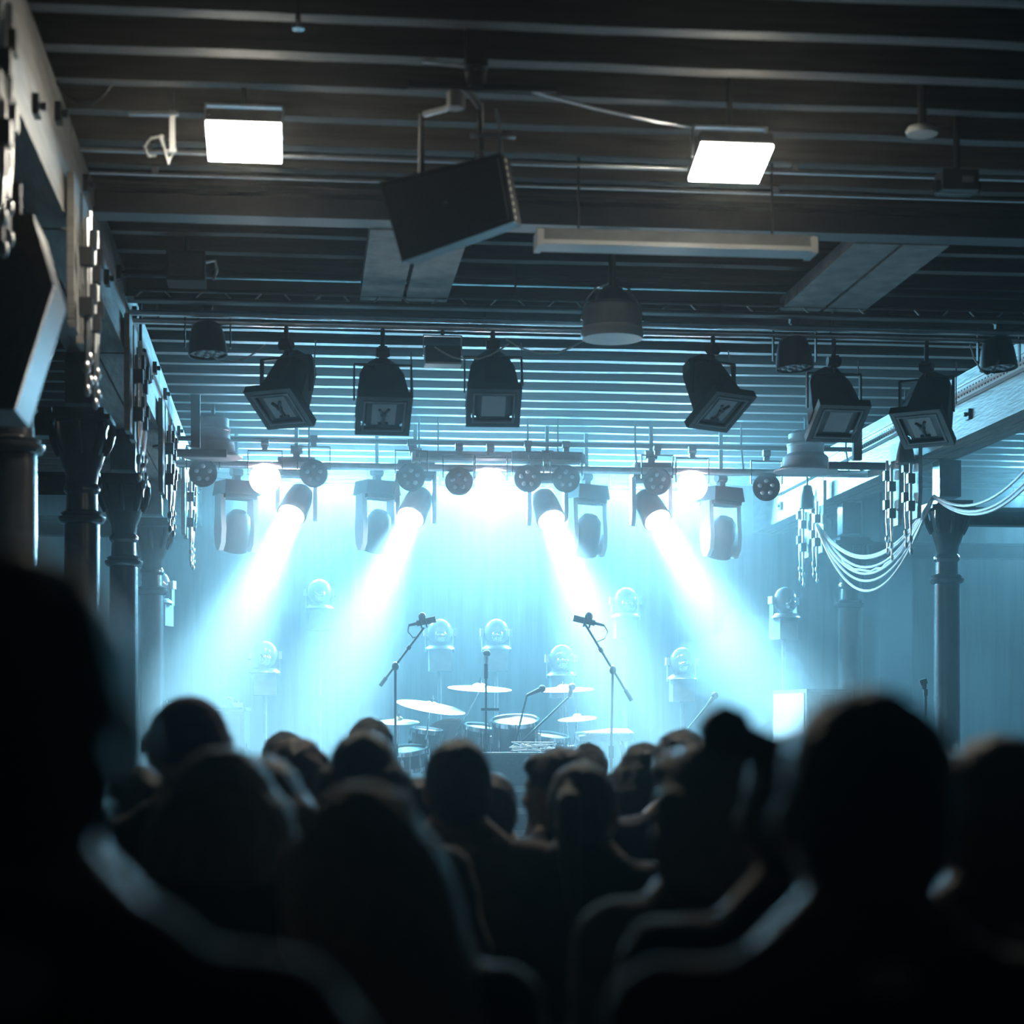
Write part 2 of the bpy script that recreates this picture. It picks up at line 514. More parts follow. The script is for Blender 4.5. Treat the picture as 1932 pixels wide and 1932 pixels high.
# hanger rods: pale tapered cheek plate, two bright rods with dark clamp blocks and a threaded tail
plate_m = MB().prism([(-.11, .62), (.11, .62), (.11, .16), (.075, -.02), (-.075, -.02), (-.11, .16)], 0.03).mesh('cheek_plate', M_gird)
rod_m = MB().cyl((0, 0, 0), (0, 0, .50), 0.013, n=10).mesh('rod', M_rod)
blk_m = MB().box((0, 0, 0), (0.055, 0.055, 0.075)).mesh('clamp_block', M_black)
tail_m = MB().cyl((0, 0, 0), (0, 0, -.09), 0.012, .005, n=8).ell((0, 0, -.12), (.016, .016, .03)).cyl((0, 0, -.14), (0, 0, -.2), .007, n=6).ell((.004, 0, -.215), (.014, .014, .026)).mesh('tail', M_rod)


def hanger(x, y, side, label, z=3.30, plate=True):
    t = thing('hanger_rods', label, 'hanger', (x, y, z))
    R = (0, 0, side * pi / 2)
    if plate: link('cheek_plate', plate_m, t, (-side * .03, 0, .05), R)
    rnd = random.Random(int(y * 100 + x * 10))
    for s in (-1, 1):
        yy = s * 0.06
        link('rod', rod_m, t, (side * .03, yy, 0.02 + .03 * s))
        link('clamp_block', blk_m, t, (side * .03, yy, .38 + .05 * s))
        link('clamp_block', blk_m, t, (side * .03, yy, .16 + .04 * s))
        link('tail', tail_m, t, (side * .03, yy, 0.02 + .03 * s))
    return t


names = ['in the top left corner', 'on the nearest left iron column', 'on the second left iron column', 'on the third left iron column', 'on the farthest left iron column']
for i, yy in enumerate(YCL):
    for j, dy in enumerate((-.16, .16)):
        hanger(XCL + .30, yy + dy, 1, ('bright steel hanger rods with dark clamp blocks ' + names[i] + (', near side' if j == 0 else ', stage side')), z=3.34)
for i, yy in enumerate(YCR):
    if i == 0: continue
    for j, dy in enumerate((-.2, .28)):
        hanger(XCR - .34, yy + dy, -1, ('bright steel hanger rods with pale cheek plate on ' + ['', 'the nearer right column', 'the farther right column'][i] + (', camera side' if j == 0 else ', stage side')), z=3.32)

# aisle crossbeams from the columns to the side walls
for i, yy in enumerate(YCL):
    if i == 0: continue
    ibeam('aisle_beam', XL + .01, XCL - .16, yy, 3.52, 0.16, 0.14, 'dark aisle crossbeam between the left wall and ' + ['', 'the nearest visible left column', 'the second left column', 'the third left column', 'the farthest left column'][i], M_iron)
for i, yy in enumerate(YCR):
    if i == 0: continue
    ibeam('aisle_beam', XCR + .16, XR - .01, yy + .3, 3.50, 0.14, 0.14, 'dark aisle crossbeam running right from ' + ['', 'the nearer right column', 'the farther right column'][i], M_iron)

# ------------------------------------------------------------------ theatre lanterns with framed windows
def lantern_meshes():
    d = {}
    d['clamp'] = MB().box((0, 0, 0), (0.05, 0.05, 0.07)).cyl((-.04, 0, 0), (.04, 0, 0), 0.028, n=12).cyl((0, 0, -.03), (0, 0, -.08), .012, n=8).mesh('clamp', M_black)
    y = MB().box((0, 0, -.075), (0.34, 0.03, 0.012))
    for s in (-1, 1): y.box((s * .168, 0, -.18), (0.010, 0.03, 0.21))
    d['yoke'] = y.mesh('yoke', M_black)
    T = Matrix.Translation((0, 0, -.27)) @ Matrix.Rotation(math.radians(146), 4, 'X')
    b = MB()
    for (x0, y0, z0, x1, y1, z1) in ((.10, .09, -.24, .13, .12, -.16), (.13, .12, -.16, .155, .145, .02), (.155, .145, .02, .165, .155, .10)):
        c = .35
        ring = lambda x, y, z: [(-x, -y * c, z), (-x * c, -y, z), (x * c, -y, z), (x, -y * c, z), (x, y * c, z), (x * c, y, z), (-x * c, y, z), (-x, y * c, z)]
        vs = ring(x0, y0, z0) + ring(x1, y1, z1)
        b.add(vs, [(i, (i + 1) % 8, 8 + (i + 1) % 8, 8 + i) for i in range(8)] + [tuple(range(7, -1, -1)), tuple(range(8, 16))], T)
    d['body'] = b.mesh('body', M_black)
    fr = MB()
    for (cx, cy, sx, sy) in ((0, .145, .32, .03), (0, -.145, .32, .03), (.145, 0, .03, .26), (-.145, 0, .03, .26)):
        fr2 = MB().box((cx, cy, .12), (sx, sy, .05)); fr.add(fr2.v, fr2.f, T)
    d['gel_frame'] = fr.mesh('gel_frame', M_steel)
    i2 = MB()
    for (cx, cy, sx, sy) in ((0, .118, .25, .012), (0, -.118, .25, .012), (.118, 0, .012, .23), (-.118, 0, .012, .23)):
        q = MB().box((cx, cy, .142), (sx, sy, .012)); i2.add(q.v, q.f, T)
    d['inner_frame'] = i2.mesh('inner_frame', M_grey)
    q = MB().box((0, 0, .125), (.14, .17, .008)); w = MB(); w.add(q.v, q.f, T)
    d['window'] = w.mesh('window', M_skin_d)
    s = MB().cyl((0, -.07, .133), (0, .0, .133), .010, n=8).cyl((0, 0, .133), (.03, .05, .133), .009, n=8).cyl((0, 0, .133), (-.028, .045, .133), .009, n=8).ell((0, .0, .133), (.02, .02, .012), 10, 6).cyl((-.03, -.072, .133), (.03, -.072, .133), .010, n=8)
    w = MB(); w.add(s.v, s.f, T)
    d['lamp_shape'] = w.mesh('lamp_shape', M_black)
    q = MB().box((0, 0, .125), (.20, .21, .003)); w = MB(); w.add(q.v, q.f, T)
    d['backing'] = w.mesh('backing', M_black)
    sc = MB()
    pts = [(.17, .05, .02 - .0), (.175, .03, -.1), (.18, .02, -.24)]
    sc.tube(pts, .004, 6)
    d['safety_cable'] = sc.mesh('safety_cable', M_rod)
    return d


LM = lantern_meshes()
lan = [(540, 738, -32, 'white lamp window turned left, leftmost of the row'),
       (722, 752, 2, 'pale window, second from left in the row'),
       (930, 737, -3, 'dim window, third from left above the white batten'),
       (1345, 745, 30, 'white window turned right, beside the round grey ceiling pendant'),
       (1573, 768, 4, 'dim window, above the inverted T hanger'),
       (1748, 778, -38, 'white lamp window, rightmost of the row')]
for i, (px, py, yaw, lab) in enumerate(lan):
    p = at_y(px, py - 42, Y_P)
    drop = Z_P - (p.z + .14)
    t = thing('theatre_lantern', 'black boxy theatre lantern with ' + lab, 'stage light', (p.x, Y_P, p.z + .14), (0, 0, math.radians(yaw)), 'theatre lanterns on the pipe')
    for k in ('clamp', 'yoke', 'body', 'gel_frame', 'inner_frame', 'backing', 'window', 'lamp_shape', 'safety_cable'):
        if i in (2, 4) and k in ('lamp_shape',): continue
        link(k, LM[k], t)
    if drop > 0.02:
        MB().cyl((0, 0, 0), (0, 0, drop), .014, n=8).build('drop_arm', M_black, t)

# ------------------------------------------------------------------ LED pars
def par_meshes():
    d = {}
    d['can'] = MB().lathe([(.0, .17), (.06, .17), (.085, .15), (.10, .10), (.112, .02), (.115, -.02), (.108, -.02), (.105, 0.0)], 24).mesh('can', M_black)
    d['face'] = MB().lathe([(0, -.004), (.106, -.004), (.106, .004), (0, .004)], 24).mesh('face', M_grey)
    d['face_white'] = MB().lathe([(0, -.004), (.106, -.004), (.106, .004), (0, .004)], 24).mesh('face', M_skin_d)
    d['face_black'] = MB().lathe([(0, -.004), (.106, -.004), (.106, .004), (0, .004)], 24).mesh('face', M_black)
    d['lens'] = MB().ell((0, 0, 0), (.021, .021, .014), 12, 6).mesh('lens', M_lens)
    d['lens_lit'] = MB().lathe([(0, -.02), (.12, -.006), (.12, 0), (0, 0)], 20).mesh('lens', emit('lit_led', (1.0, .86, .95), E_PAR))
    y = MB().box((0, 0, .215), (0.27, 0.03, 0.008))
    for s in (-1, 1): y.box((s * .131, 0, .12), (0.008, 0.03, 0.19))
    d['yoke'] = y.mesh('yoke', M_black)
    d['clamp'] = MB().box((0, 0, .245), (0.045, 0.04, 0.05)).cyl((-.03, 0, .28), (.03, 0, .28), 0.03, n=12).mesh('clamp', M_black)
    return d


PM = par_meshes()
LENS7 = [(0, 0)] + [(.062 * math.cos(i * pi / 3), .062 * math.sin(i * pi / 3)) for i in range(6)]
LENS5 = [(.055 * math.cos(i * 2 * pi / 5 + .3), .055 * math.sin(i * 2 * pi / 5 + .3)) for i in range(5)]


def led_par(loc, aim, label, lit=False, face='face', group=None, hang=None, lenses=LENS7, sc=1.0):
    t = thing('led_par', label, 'stage light', loc, group=group)
    t.scale = (sc, sc, sc)
    rot = Vector(aim).to_track_quat('-Z', 'Y').to_euler()
    link('can', PM['can'], t, rot=rot)
    f = link('face', PM[face], t, rot=rot)
    if lit: link('lens', PM['lens_lit'], f, (0, 0, -.006))
    for (x, yy) in ([] if lit else lenses):
        link('lens', PM['lens'], f, (x, yy, -.006))
    link('yoke', PM['yoke'], t); link('clamp', PM['clamp'], t)
    if hang: MB().cyl((0, 0, .28), (0, 0, hang), .012, n=8).build('drop_arm', M_black, t)
    return t


# face-down pars on the lantern pipe
for (px, py, lab) in ((392, 664, 'round LED par facing down, left end of the lantern pipe'),
                      (1499, 690, 'round LED par facing down between two theatre lanterns'),
                      (1884, 690, 'round LED par facing down at the right edge of the lantern pipe')):
    p = at_y(px, py, Y_P)
    led_par(p, (0.05, -.06, -1), lab, face='face_white', group='face-down pars', lenses=LENS7, hang=max(.3, Z_P - p.z))

# small LED flood on the pipe
p = at_y(835, 672, Y_P)
t = thing('small_flood', 'small black flood with bright lower edge between the lanterns', 'stage light', p)
MB().box((0, 0, 0), (.21, .12, .10)).build('housing', M_black, t)
MB().box((0, -.01, -.055), (.215, .14, .012)).build('lens_strip', M_white, t)
MB().box((0, 0, .12), (.23, .02, .008)).box((-.112, 0, .06), (.006, .02, .12)).box((.112, 0, .06), (.006, .02, .12)).build('bracket', M_alu, t)
MB().cyl((0, 0, .12), (0, 0, Z_P - p.z), .012, n=8).build('drop_arm', M_black, t)

# round grey ceiling pendant (squat drum with pale lower rim)
p = at_y(1155, 640, 10.6)
t = thing('drum_pendant', 'squat grey drum pendant with bright lower rim below the crossbeam', 'lamp', p)
MB().lathe([(0, .0), (.165, .0), (.172, .02), (.172, .05), (.165, .06)], 28).build('rim', M_white, t)
MB().lathe([(.163, .05), (.163, .17), (.14, .19), (0, .19)], 28).build('drum', M_grey, t)
MB().lathe([(.10, .19), (.09, .24), (.05, .28), (0.02, .29), (.02, HZ(p.y) - p.z - .005)], 20).build('dome', M_steel, t)
MB().tube([(-.17, 0, .1), (-.15, 0, .2), (-.09, 0, .28), (0, 0, .31)], .006, 6).build('bail', M_rod, t)
MB().tube([(.17, 0, .1), (.15, 0, .2), (.09, 0, .28), (0, 0, .31)], .006, 6).build('bail', M_steel, t)
MB().box((0, 0, HZ(p.y) - p.z - .01), (.17, .05, .02)).build('mounting_plate', M_alu, t)

# bell pendants by the stage
def bell(px, py, d, label, sc=1.0):
    p = at(px, py, d)
    t = thing('bell_pendant', label, 'lamp', p)
    MB().lathe([(.26 * sc, 0), (.262 * sc, .012), (.21 * sc, .03), (.19 * sc, .06), (.185 * sc, .12), (.15 * sc, .15)], 28).build('shade', M_grey, t)
    MB().lathe([(.15 * sc, .15), (.15 * sc, .21), (.155 * sc, .215), (.155 * sc, .23), (.14 * sc, .24), (.14 * sc, .31), (.1 * sc, .335), (0, .335)], 28).build('housing', M_grey, t)
    MB().lathe([(0, .005), (.24 * sc, .005), (.24 * sc, .012), (0, .02)], 24).build('glass', M_skin_d, t)
    MB().cyl((0, 0, .33), (0, 0, HZ(p.y) - p.z), .015, n=8).build('stem', M_steel, t)


bell(1520, 891, 16.1, 'grey bell pendant with wide flat rim at right of the stage lamps')
bell(402, 864, 15.6, 'grey bell pendant behind the inverted T hanger at left', .9)

# inverted T hangers
def t_hanger(px, py, d, label, w=.47):
    p = at(px, py, d)
    t = thing('t_hanger', label, 'bracket', p)
    MB().box((0, 0, 0), (w, .05, .055)).build('crossbar', M_black, t)
    MB().box((0, 0, (HZ(p.y) - p.z) / 2 + .02), (.07, .05, HZ(p.y) - p.z - .05)).build('upright', M_black, t)
    MB().box((0, 0, HZ(p.y) - p.z - .008), (.2, .09, .014)).build('top_plate', M_black, t)


t_hanger(1617, 879, 15.6, 'black inverted T hanger in front of the right girder')
t_hanger(369, 855, 15.0, 'black inverted T hanger beside the left bell pendant')

# fluorescent battens
def batten(p0, L, label, rot=0):
    t = thing('fluorescent_batten', label, 'light fixture', p0, (0, 0, rot))
    MB().box((0, 0, .05), (L, .11, .06), t=(1, .75)).build('housing', M_grey, t)
    MB().prism([(-L / 2, 0), (L / 2, 0), (L / 2, .02), (-L / 2, .02)], .15).build('diffuser', M_white, t)
    for s in (-1, 1):
        MB().box((s * (L / 2 - .01), 0, .03), (.03, .152, .075)).build('end_cap', M_white, t)
        MB().cyl((s * L * .35, 0, .08), (s * L * .35, 0, HZ(p0[1]) - p0[2]), .006, n=6).build('drop_rod', M_steel, t)


p = at(1275, 474, 8.95); batten(p, 1.28, 'unlit fluorescent batten with bright lower edge right of the hanging loudspeaker')
p = at(940, 872, 16.2); batten(p, 1.42, 'white fluorescent batten above the stage lamps at the middle')

# ------------------------------------------------------------------ stage lighting pipe with pars and moving heads
D_T = 16.1
pt = at(930, 884, D_T)
t = thing('stage_pipe', 'long bright lighting pipe over the stage carrying round pars', 'pipe', (1.9, pt.y, pt.z))
MB().cyl((-2.9, 0, 0), (2.95, 0, 0), .03, n=12).build('pipe', M_alu, t)
MB().cyl((-2.9, .1, .22), (2.95, .1, .22), .02, n=10).build('pipe', M_steel, t)
for i in range(7):
    x = -2.7 + i * .9
    MB().cyl((x, 0, 0), (x, .1, .22), .008, n=6).build('strut', M_alu, t)
    MB().cyl((x, .1, .22), (x, .1, HZ(pt.y + .1) - pt.z), .008, n=6).build('drop_rod', M_steel, t)

par_px = [(383, 892, 0), (500, 903, 1), (592, 893, 0), (776, 900, 0), (866, 908, 0), (925, 912, 1), (996, 902, 0), (1068, 903, 0), (1240, 908, 0), (1306, 916, 1), (1446, 919, 0)]
ul = 0; ll = 0
for i, (px, py, lit) in enumerate(par_px):
    p = at_y(px, py, pt.y - .02)
    hang = max(.28, (pt.z - p.z))
    if lit:
        lab = 'glaring lit par on the stage pipe, ' + ['left of the three', 'middle of the three', 'right of the three'][ll]; ll += 1
        led_par(p, (CAM - p).normalized() + Vector((0, 0, -.15)), lab, True, 'face_black', 'lit pars on the stage pipe', lenses=LENS7, sc=1.05)
        tgt = p + Vector((.0, -.45, -1)) * 3
        dirv = (tgt - p).normalized()
        lamp('par_lamp', 'SPOT', p + dirv * .05, (0.55, 0.82, 1.0), P_PAR, tgt, size=.1, spot=100, blend=1.0)
    else:
        lab = 'unlit round par with clustered lenses, ' + ORD[ul] + ' from left along the stage pipe'; ul += 1
        led_par(p, (CAM - p).normalized() + Vector((0, 0, -.1)), lab, False, 'face_black', 'unlit pars on the stage pipe', lenses=LENS5)


def mover_meshes():
    d = {}
    d['base'] = MB().box((0, 0, .16), (.34, .24, .12), t=(.9, .9)).box((0, 0, .09), (.30, .20, .04)).mesh('base', M_black)
    arm = MB().prism([(-.055, .10), (.055, .10), (.06, -.05), (.075, -.16), (.06, -.25), (.02, -.30), (-.02, -.30), (-.06, -.25), (-.075, -.16), (-.06, -.05)], .035)
    d['arm'] = arm.mesh('yoke_arm', M_grey)
    d['arm_w'] = MB().prism([(-.055, .10), (.055, .10), (.06, -.05), (.075, -.2), (.06, -.32), (.02, -.38), (-.02, -.38), (-.06, -.32), (-.075, -.2), (-.06, -.05)], .045).mesh('yoke_arm', M_white)
    d['head'] = MB().lathe([(0, .2), (.06, .195), (.1, .15), (.115, .06), (.12, -.06), (.125, -.13), (.118, -.15), (.105, -.15), (.10, -.13)], 24).mesh('head', M_black)
    d['lens'] = MB().lathe([(0, -.143), (.10, -.132), (.10, -.12), (0, -.12)], 24).mesh('lens', M_lens)
    d['lens_lit'] = MB().lathe([(0, -.20), (.05, -.193), (.09, -.175), (.118, -.14), (.118, -.12), (0, -.12)], 20).mesh('lens', emit('lit_beam', (.85, .95, 1.0), E_BEAM))
    d['clamp'] = MB().box((0, 0, .25), (.06, .05, .06)).cyl((-.05, 0, .3), (.05, 0, .3), .035, n=12).mesh('clamp', M_black)
    return d


MM = mover_meshes()


def moving_head(p, aim, label, lit, pipe_z, white_arms=False):
    base_h = 0.0
    t = thing('moving_head', label, 'stage light', p, (0, 0, 0), 'hung moving heads')
    off = .16
    link('base', MM['base'], t, (0, 0, off)); link('clamp', MM['clamp'], t, (0, 0, off))
    for s in (-1, 1):
        link('yoke_arm', MM['arm_w' if white_arms else 'arm'], t, (s * .155, 0, off), (0, 0, pi / 2))
    rot = Vector(aim).to_track_quat('-Z', 'Y').to_euler()
    h = link('head', MM['head'], t, (0, 0, 0 if not white_arms else -.06), rot)
    link('lens', MM['lens_lit' if lit else 'lens'], h)
    if pipe_z - p.z > off + .3:
        MB().cyl((0, 0, off + .3), (0, 0, pipe_z - p.z), .018, n=8).build('drop_arm', M_black, t)
    return t


beams = [(550, 971, 335, 1430, 14.5, 'leftmost of the four glaring moving heads casting a beam'),
         (775, 976, 565, 1440, 14.5, 'second from left of the four glaring moving heads'),
         (1040, 981, 1215, 1430, 14.6, 'third from left of the four glaring moving heads'),
         (1240, 981, 1510, 1430, 14.6, 'rightmost of the four glaring moving heads casting a beam')]
for (px, py, tx, ty, td, lab) in beams:
    p = at(px, py, 16.4)
    tgt = at(tx, ty, td)
    a = (tgt - p).normalized()
    p = p - a * .14                                        # the lens, not the pivot, sits at the bright spot
    moving_head(p, a, lab, True, HZ(p.y))
    bl = lamp('beam_lamp', 'AREA', p + a * .21, BEAM, P_BEAM, tgt)
    bl.data.shape = 'DISK'; bl.data.size = .2; bl.data.spread = math.radians(32)
arms = [(446, 1000, 'unlit moving head with pale yoke arms hung at far left of the stage'),
        (711, 1000, 'unlit moving head with pale yoke arms left of the second beam'),
        (1106, 1008, 'unlit moving head with pale yoke arms right of the third beam'),
        (1360, 1012, 'unlit moving head with pale yoke arms hung at right of the stage')]
for (px, py, lab) in arms:
    p = at(px, py - 8, 16.9)
    t = moving_head(p, (0.1, .5, -1), lab, False, HZ(p.y), True)
    t.rotation_euler = (0, 0, .5)
# upstage wash bars added to light the haze from behind, hung under the joists
for i, (x, yy) in enumerate(((0.2, 19.3), (1.9, 19.3), (3.6, 19.3), (7.6, 18.4))):
    p = Vector((x, yy, 4.12))
    aim = Vector((0 if i < 3 else -.5, -1, -.45 if i < 3 else -1.2)).normalized()
    t = thing('added_wash_bar', 'added wash light bar high against the back wall, ' + ORD[i] + ' from left', 'stage light', p, group='added upstage wash lights')
    rot = aim.to_track_quat('-Z', 'Y').to_euler()
    MB().box((0, 0, .03), (1.3, .12, .06)).build('housing', M_black, t, rot=rot)
    MB().box((0, 0, -.002), (1.26, .08, .004)).build('lens_strip', M_lens, t, rot=rot)
    for sx in (-.5, .5):
        MB().cyl((sx, 0, .0), (sx, 0, HZ(p.y) - p.z), .012, n=8).build('drop_rod', M_black, t)
    wlp = lamp('added_wash_lamp', 'AREA', p + aim * .02, CYAN, P_WASH * (1 if i < 3 else .45), p + aim)
    wlp.data.shape = 'RECTANGLE'; wlp.data.size = 1.26; wlp.data.size_y = .08

# ------------------------------------------------------------------ dome fixtures standing upstage
def dome_fixture(px, py, d, label, sc=1.0, yaw=0.0, stand=True):
    p = at(px, py, d)
    base = STG if SX0 + .1 < p.x < SX1 - .1 else 0
    t = thing('dome_light', label, 'stage light', (p.x, p.y, base), (0, 0, yaw), 'dome lights on upstage stands')
    z = p.z - base
    MB().ell((0, 0, z + .02), (.115 * sc, .10 * sc, .125 * sc), 24, 16).build('dome', M_dome, t)
    MB().ell((0, -.085 * sc, z - .02), (.058 * sc, .04 * sc, .058 * sc), 18, 12).build('lens', M_chrome, t)
    MB().lathe([(.09 * sc, -.145 * sc), (.14 * sc, -.14 * sc), (.135 * sc, -.125 * sc), (.10 * sc, -.10 * sc)], 24, c=(0, 0, z)).build('base_ring', M_alu, t)
    MB().box((0, .03, z - .24 * sc), (.20 * sc, .18 * sc, .20 * sc)).build('base_box', M_grey, t)
    for s in (-1, 1):
        MB().box((s * .135 * sc, .03, z + .02), (.03 * sc, .07 * sc, .07 * sc)).build('side_lug', M_white, t)
        MB().box((s * .13 * sc, .03, z - .06 * sc), (.012, .06 * sc, .2 * sc)).build('yoke_arm', M_grey, t)
    if stand:
        MB().cyl((0, .03, .02), (0, .03, z - .34 * sc), .018, n=10).build('pole', M_grey, t)
        for k in range(3):
            a = k * 2 * pi / 3 + .4
            MB().cyl((0, .03, .22), (.32 * math.cos(a), .03 + .32 * math.sin(a), .014), .012, n=8).build('leg', M_black, t)


domes = [(603, 1121, 18.6, 'pale dome light high at left between the two left beams'),
         (500, 1240, 17.6, 'pale dome light above the left amplifier cabinet'),
         (830, 1197, 18.2, 'pale dome light just right of the left boom microphone'),
         (937, 1197, 18.2, 'pale dome light straight above the centre microphone'),
         (1060, 1246, 17.8, 'pale dome light between the centre and right boom stands'),
         (1181, 1137, 18.6, 'pale dome light high right of the right boom microphone'),
         (1288, 1252, 17.6, 'pale dome light low at the foot of the right beam'),
         (1482, 1137, 18.0, 'pale dome light high at far right beside the cable swag'),
         (297, 1108, 17.2, 'pale dome light beside the far left column')]
for (px, py, d, lab) in domes: dome_fixture(px, py, d, lab, yaw=(.35 if px > 1400 else (-.35 if px < 320 else 0)))

# ------------------------------------------------------------------ house floods
def house_flood(px, py, d, label):
    p = at(px, py, d)
    t = thing('house_flood', label, 'flood light', p)
    T = Matrix.Rotation(math.radians(-15), 4, 'X')
    q = MB().box((0, 0, .03), (.30, .28, .05)); b = MB(); b.add(q.v, q.f, T)
    for i in range(7):
        q = MB().box((-.12 + i * .04, 0, .07), (.008, .16, .04)); b.add(q.v, q.f, T)
    b.build('housing', M_black, t)
    q = MB().box((0, 0, -.002), (.295, .27, .012)); b = MB(); b.add(q.v, q.f, T); b.build('led_panel', emit('flood_led', WARM, E_FLOOD), t)
    y = MB()
    for s in (-1, 1): y.box((s * .155, 0.02, .09), (.008, .03, .13))
    y.box((0, 0.02, .15), (.318, .03, .008)); y.build('bracket', M_alu, t)
    MB().cyl((0, .02, .15), (0, .02, HZ(p.y) - p.z), .012, n=8).build('stem', M_steel, t)


house_flood(461, 268, 7.95, 'glaring white house floodlight under the joists at left')
house_flood(1378, 307, 8.1, 'glaring white house floodlight under the joists at right')

# ------------------------------------------------------------------ hanging loudspeaker on its drop post, centre
p = at(855, 398, 8.0)
t = thing('hanging_loudspeaker', 'big black loudspeaker hanging tilted from the ceiling at the middle', 'loudspeaker', p, (math.radians(12), math.radians(-9), math.radians(-14)))
MB().prism([(-.25, .15), (.25, .17), (.25, -.10), (-.22, -.17)], .36).build('cabinet', M_blk2, t)
MB().prism([(-.23, .13), (.235, .15), (.235, -.085), (-.205, -.15)], .02, Matrix.Translation((0, -.19, 0))).build('grille', M_grille, t)
for i in range(9):
    MB().ell((.256, -.15 + (i % 2) * .0, .14 - i * .028), (.006, .008, .008), 8, 6).build('screw', M_brass, t)
MB().box((.254, -.15, .03), (.008, .035, .26)).build('side_rail', M_steel, t)
MB().box((0, -.203, .02), (.02, .008, .02)).build('badge', M_brass, t)
post = at(898, 60, 7.55)
t = thing('drop_post', 'black drop post and bracket holding the hanging loudspeaker', 'bracket', (post.x, post.y, post.z - .2))
zt = HZ(post.y) - (post.z - .2)
zb = at(898, 130, 7.55).z - (post.z - .2)
MB().box((0, 0, (zt + zb) / 2), (.085, .085, zt - zb)).build('post', M_black, t)
def off(px, py, d): return at(px, py, d) - Vector((post.x, post.y, post.z - .2))
a = off(770, 160, 7.6); b = off(1050, 168, 7.6)
MB().tube([a, b], .016, 8).build('crossbar', M_steel, t)
MB().cyl(off(898, 120, 7.6), off(898, 168, 7.6), .05, .035, n=12).build('swivel', M_black, t)
MB().cyl(off(860, 175, 7.6), off(860, 205, 7.6), .035, n=12).build('pulley', M_alu, t)
MB().tube([off(870, 190, 7.6), off(840, 205, 7.7), off(800, 215, 7.8)], .012, 8).build('arm', M_alu, t)
MB().tube([off(880, 165, 7.6), off(905, 200, 7.75)], .014, 8).build('arm', M_steel, t)
MB().tube([off(796, 212, 7.8), off(794, 345, 7.95)], .014, 8).build('rod', M_black, t)
MB().tube([off(906, 190, 7.75), off(906, 345, 7.95)], .014, 8).build('rod', M_black, t)
MB().box(off(930, 256, 7.8), (.18, .03, .014)).build('clip_bar', M_alu, t)
MB().tube([off(936, 205, 7.75), off(944, 250, 7.8), off(946, 290, 7.9), off(955, 325, 7.95)], .006, 6).build('cable', M_rod, t)

# conduits along the ceiling
for (y0, x0, x1, z, r, lab) in ((8.62, -.95, 5.5, 4.27, .012, 'thin bright conduit running across below the house floods'),
                                (9.0, -.95, 5.5, 4.27, .008, 'second thin conduit across the ceiling behind the house floods')):
    y0 = on_joist(y0)
    t = thing('conduit', lab, 'pipe', ((x0 + x1) / 2, y0, z))
    MB().cyl((x0 - (x0 + x1) / 2, 0, 0), (x1 - (x0 + x1) / 2, 0, 0), r, n=8).build('pipe', M_alu, t)
    for k in range(5):
        x = x0 + .3 + k * (x1 - x0 - .6) / 4 - (x0 + x1) / 2
        MB().box((x, 0, (ZJ - z) / 2 + .002), (.03, .03, ZJ - z)).build('saddle', M_alu, t)

# small things on the ceiling
p = at(563, 46, 7.15)
t = thing('sprinkler', 'tiny sprinkler head on the ceiling at upper left', 'sprinkler', p)
MB().cyl((0, 0, 0), (0, 0, ZD - p.z), .009, n=8).build('pipe', M_steel, t)
MB().lathe([(0, -.02), (.022, -.018), (.022, -.012), (.008, -.01), (.012, .01)], 12).build('deflector', M_chrome, t)
p = at(318, 285, 8.0)
t = thing('hook_bracket', 'small pale hook bracket with looped cable left of the left house flood', 'bracket', p)
MB().box((0.015, 0, .08), (.022, .01, .17)).build('upright', M_white, t)
MB().prism([(-.04, .06), (-.025, .065), (.0, -.03), (.03, .0), (.03, .015), (-.0, -.055)], .012).build('hook', M_white, t)
MB().tube([(-.02, 0, .06), (-.07, 0, .05), (-.1, 0, .01), (-.08, 0, -.025), (-.05, 0, -.02)], .005, 6).build('cable', M_cable_w, t)
MB().box((-.06, 0, .15), (.2, .02, .014), (0, -.03, 0)).build('crossbar', M_alu, t)
MB().cyl((.015, 0, .15), (.015, 0, HZ(p.y) - p.z), .006, n=6).build('stem', M_steel, t)
p = at(1740, 254, 8.2)
t = thing('ceiling_disc', 'small round pale disc lamp under the joists at upper right', 'lamp', p)
MB().lathe([(0, 0), (.065, .0), (.07, .015), (.06, .03), (0, .035)], 24).build('disc', M_white, t)
MB().cyl((0, 0, .03), (0, 0, HZ(p.y) - p.z), .02, n=8).build('stem', M_steel, t)
p = at(1805, 345, 8.6)
t = thing('ceiling_winch', 'dim metal winch box under the joists at right', 'winch', p)
MB().box((0, 0, 0), (.16, .12, .09)).build('housing', M_steel, t)
MB().cyl((-.1, 0, -.02), (.1, 0, -.02), .03, n=12).build('drum', M_iron, t)
MB().box((.03, -.062, .0), (.05, .006, .025)).build('name_plate', M_grey, t)
MB().cyl((0, 0, .04), (0, 0, HZ(p.y) - p.z), .015, n=8).build('stem', M_steel, t)
p = at(352, 508, 10.4)
t = thing('small_loudspeaker', 'small dark loudspeaker box under the joists at left', 'loudspeaker', p)
MB().box((0, 0, 0), (.20, .2, .16), t=(1, .8)).build('cabinet', M_blk2, t)
MB().box((0, -.1, 0), (.17, .02, .12)).build('grille', M_grille, t)
MB().tube([(.1, 0, .04), (.15, 0, .05), (.16, 0, 0), (.14, 0, -.05)], .008, 6).build('handle', M_alu, t)
MB().cyl((0, 0, .07), (0, 0, HZ(p.y) - p.z), .015, n=8).build('stem', M_steel, t)

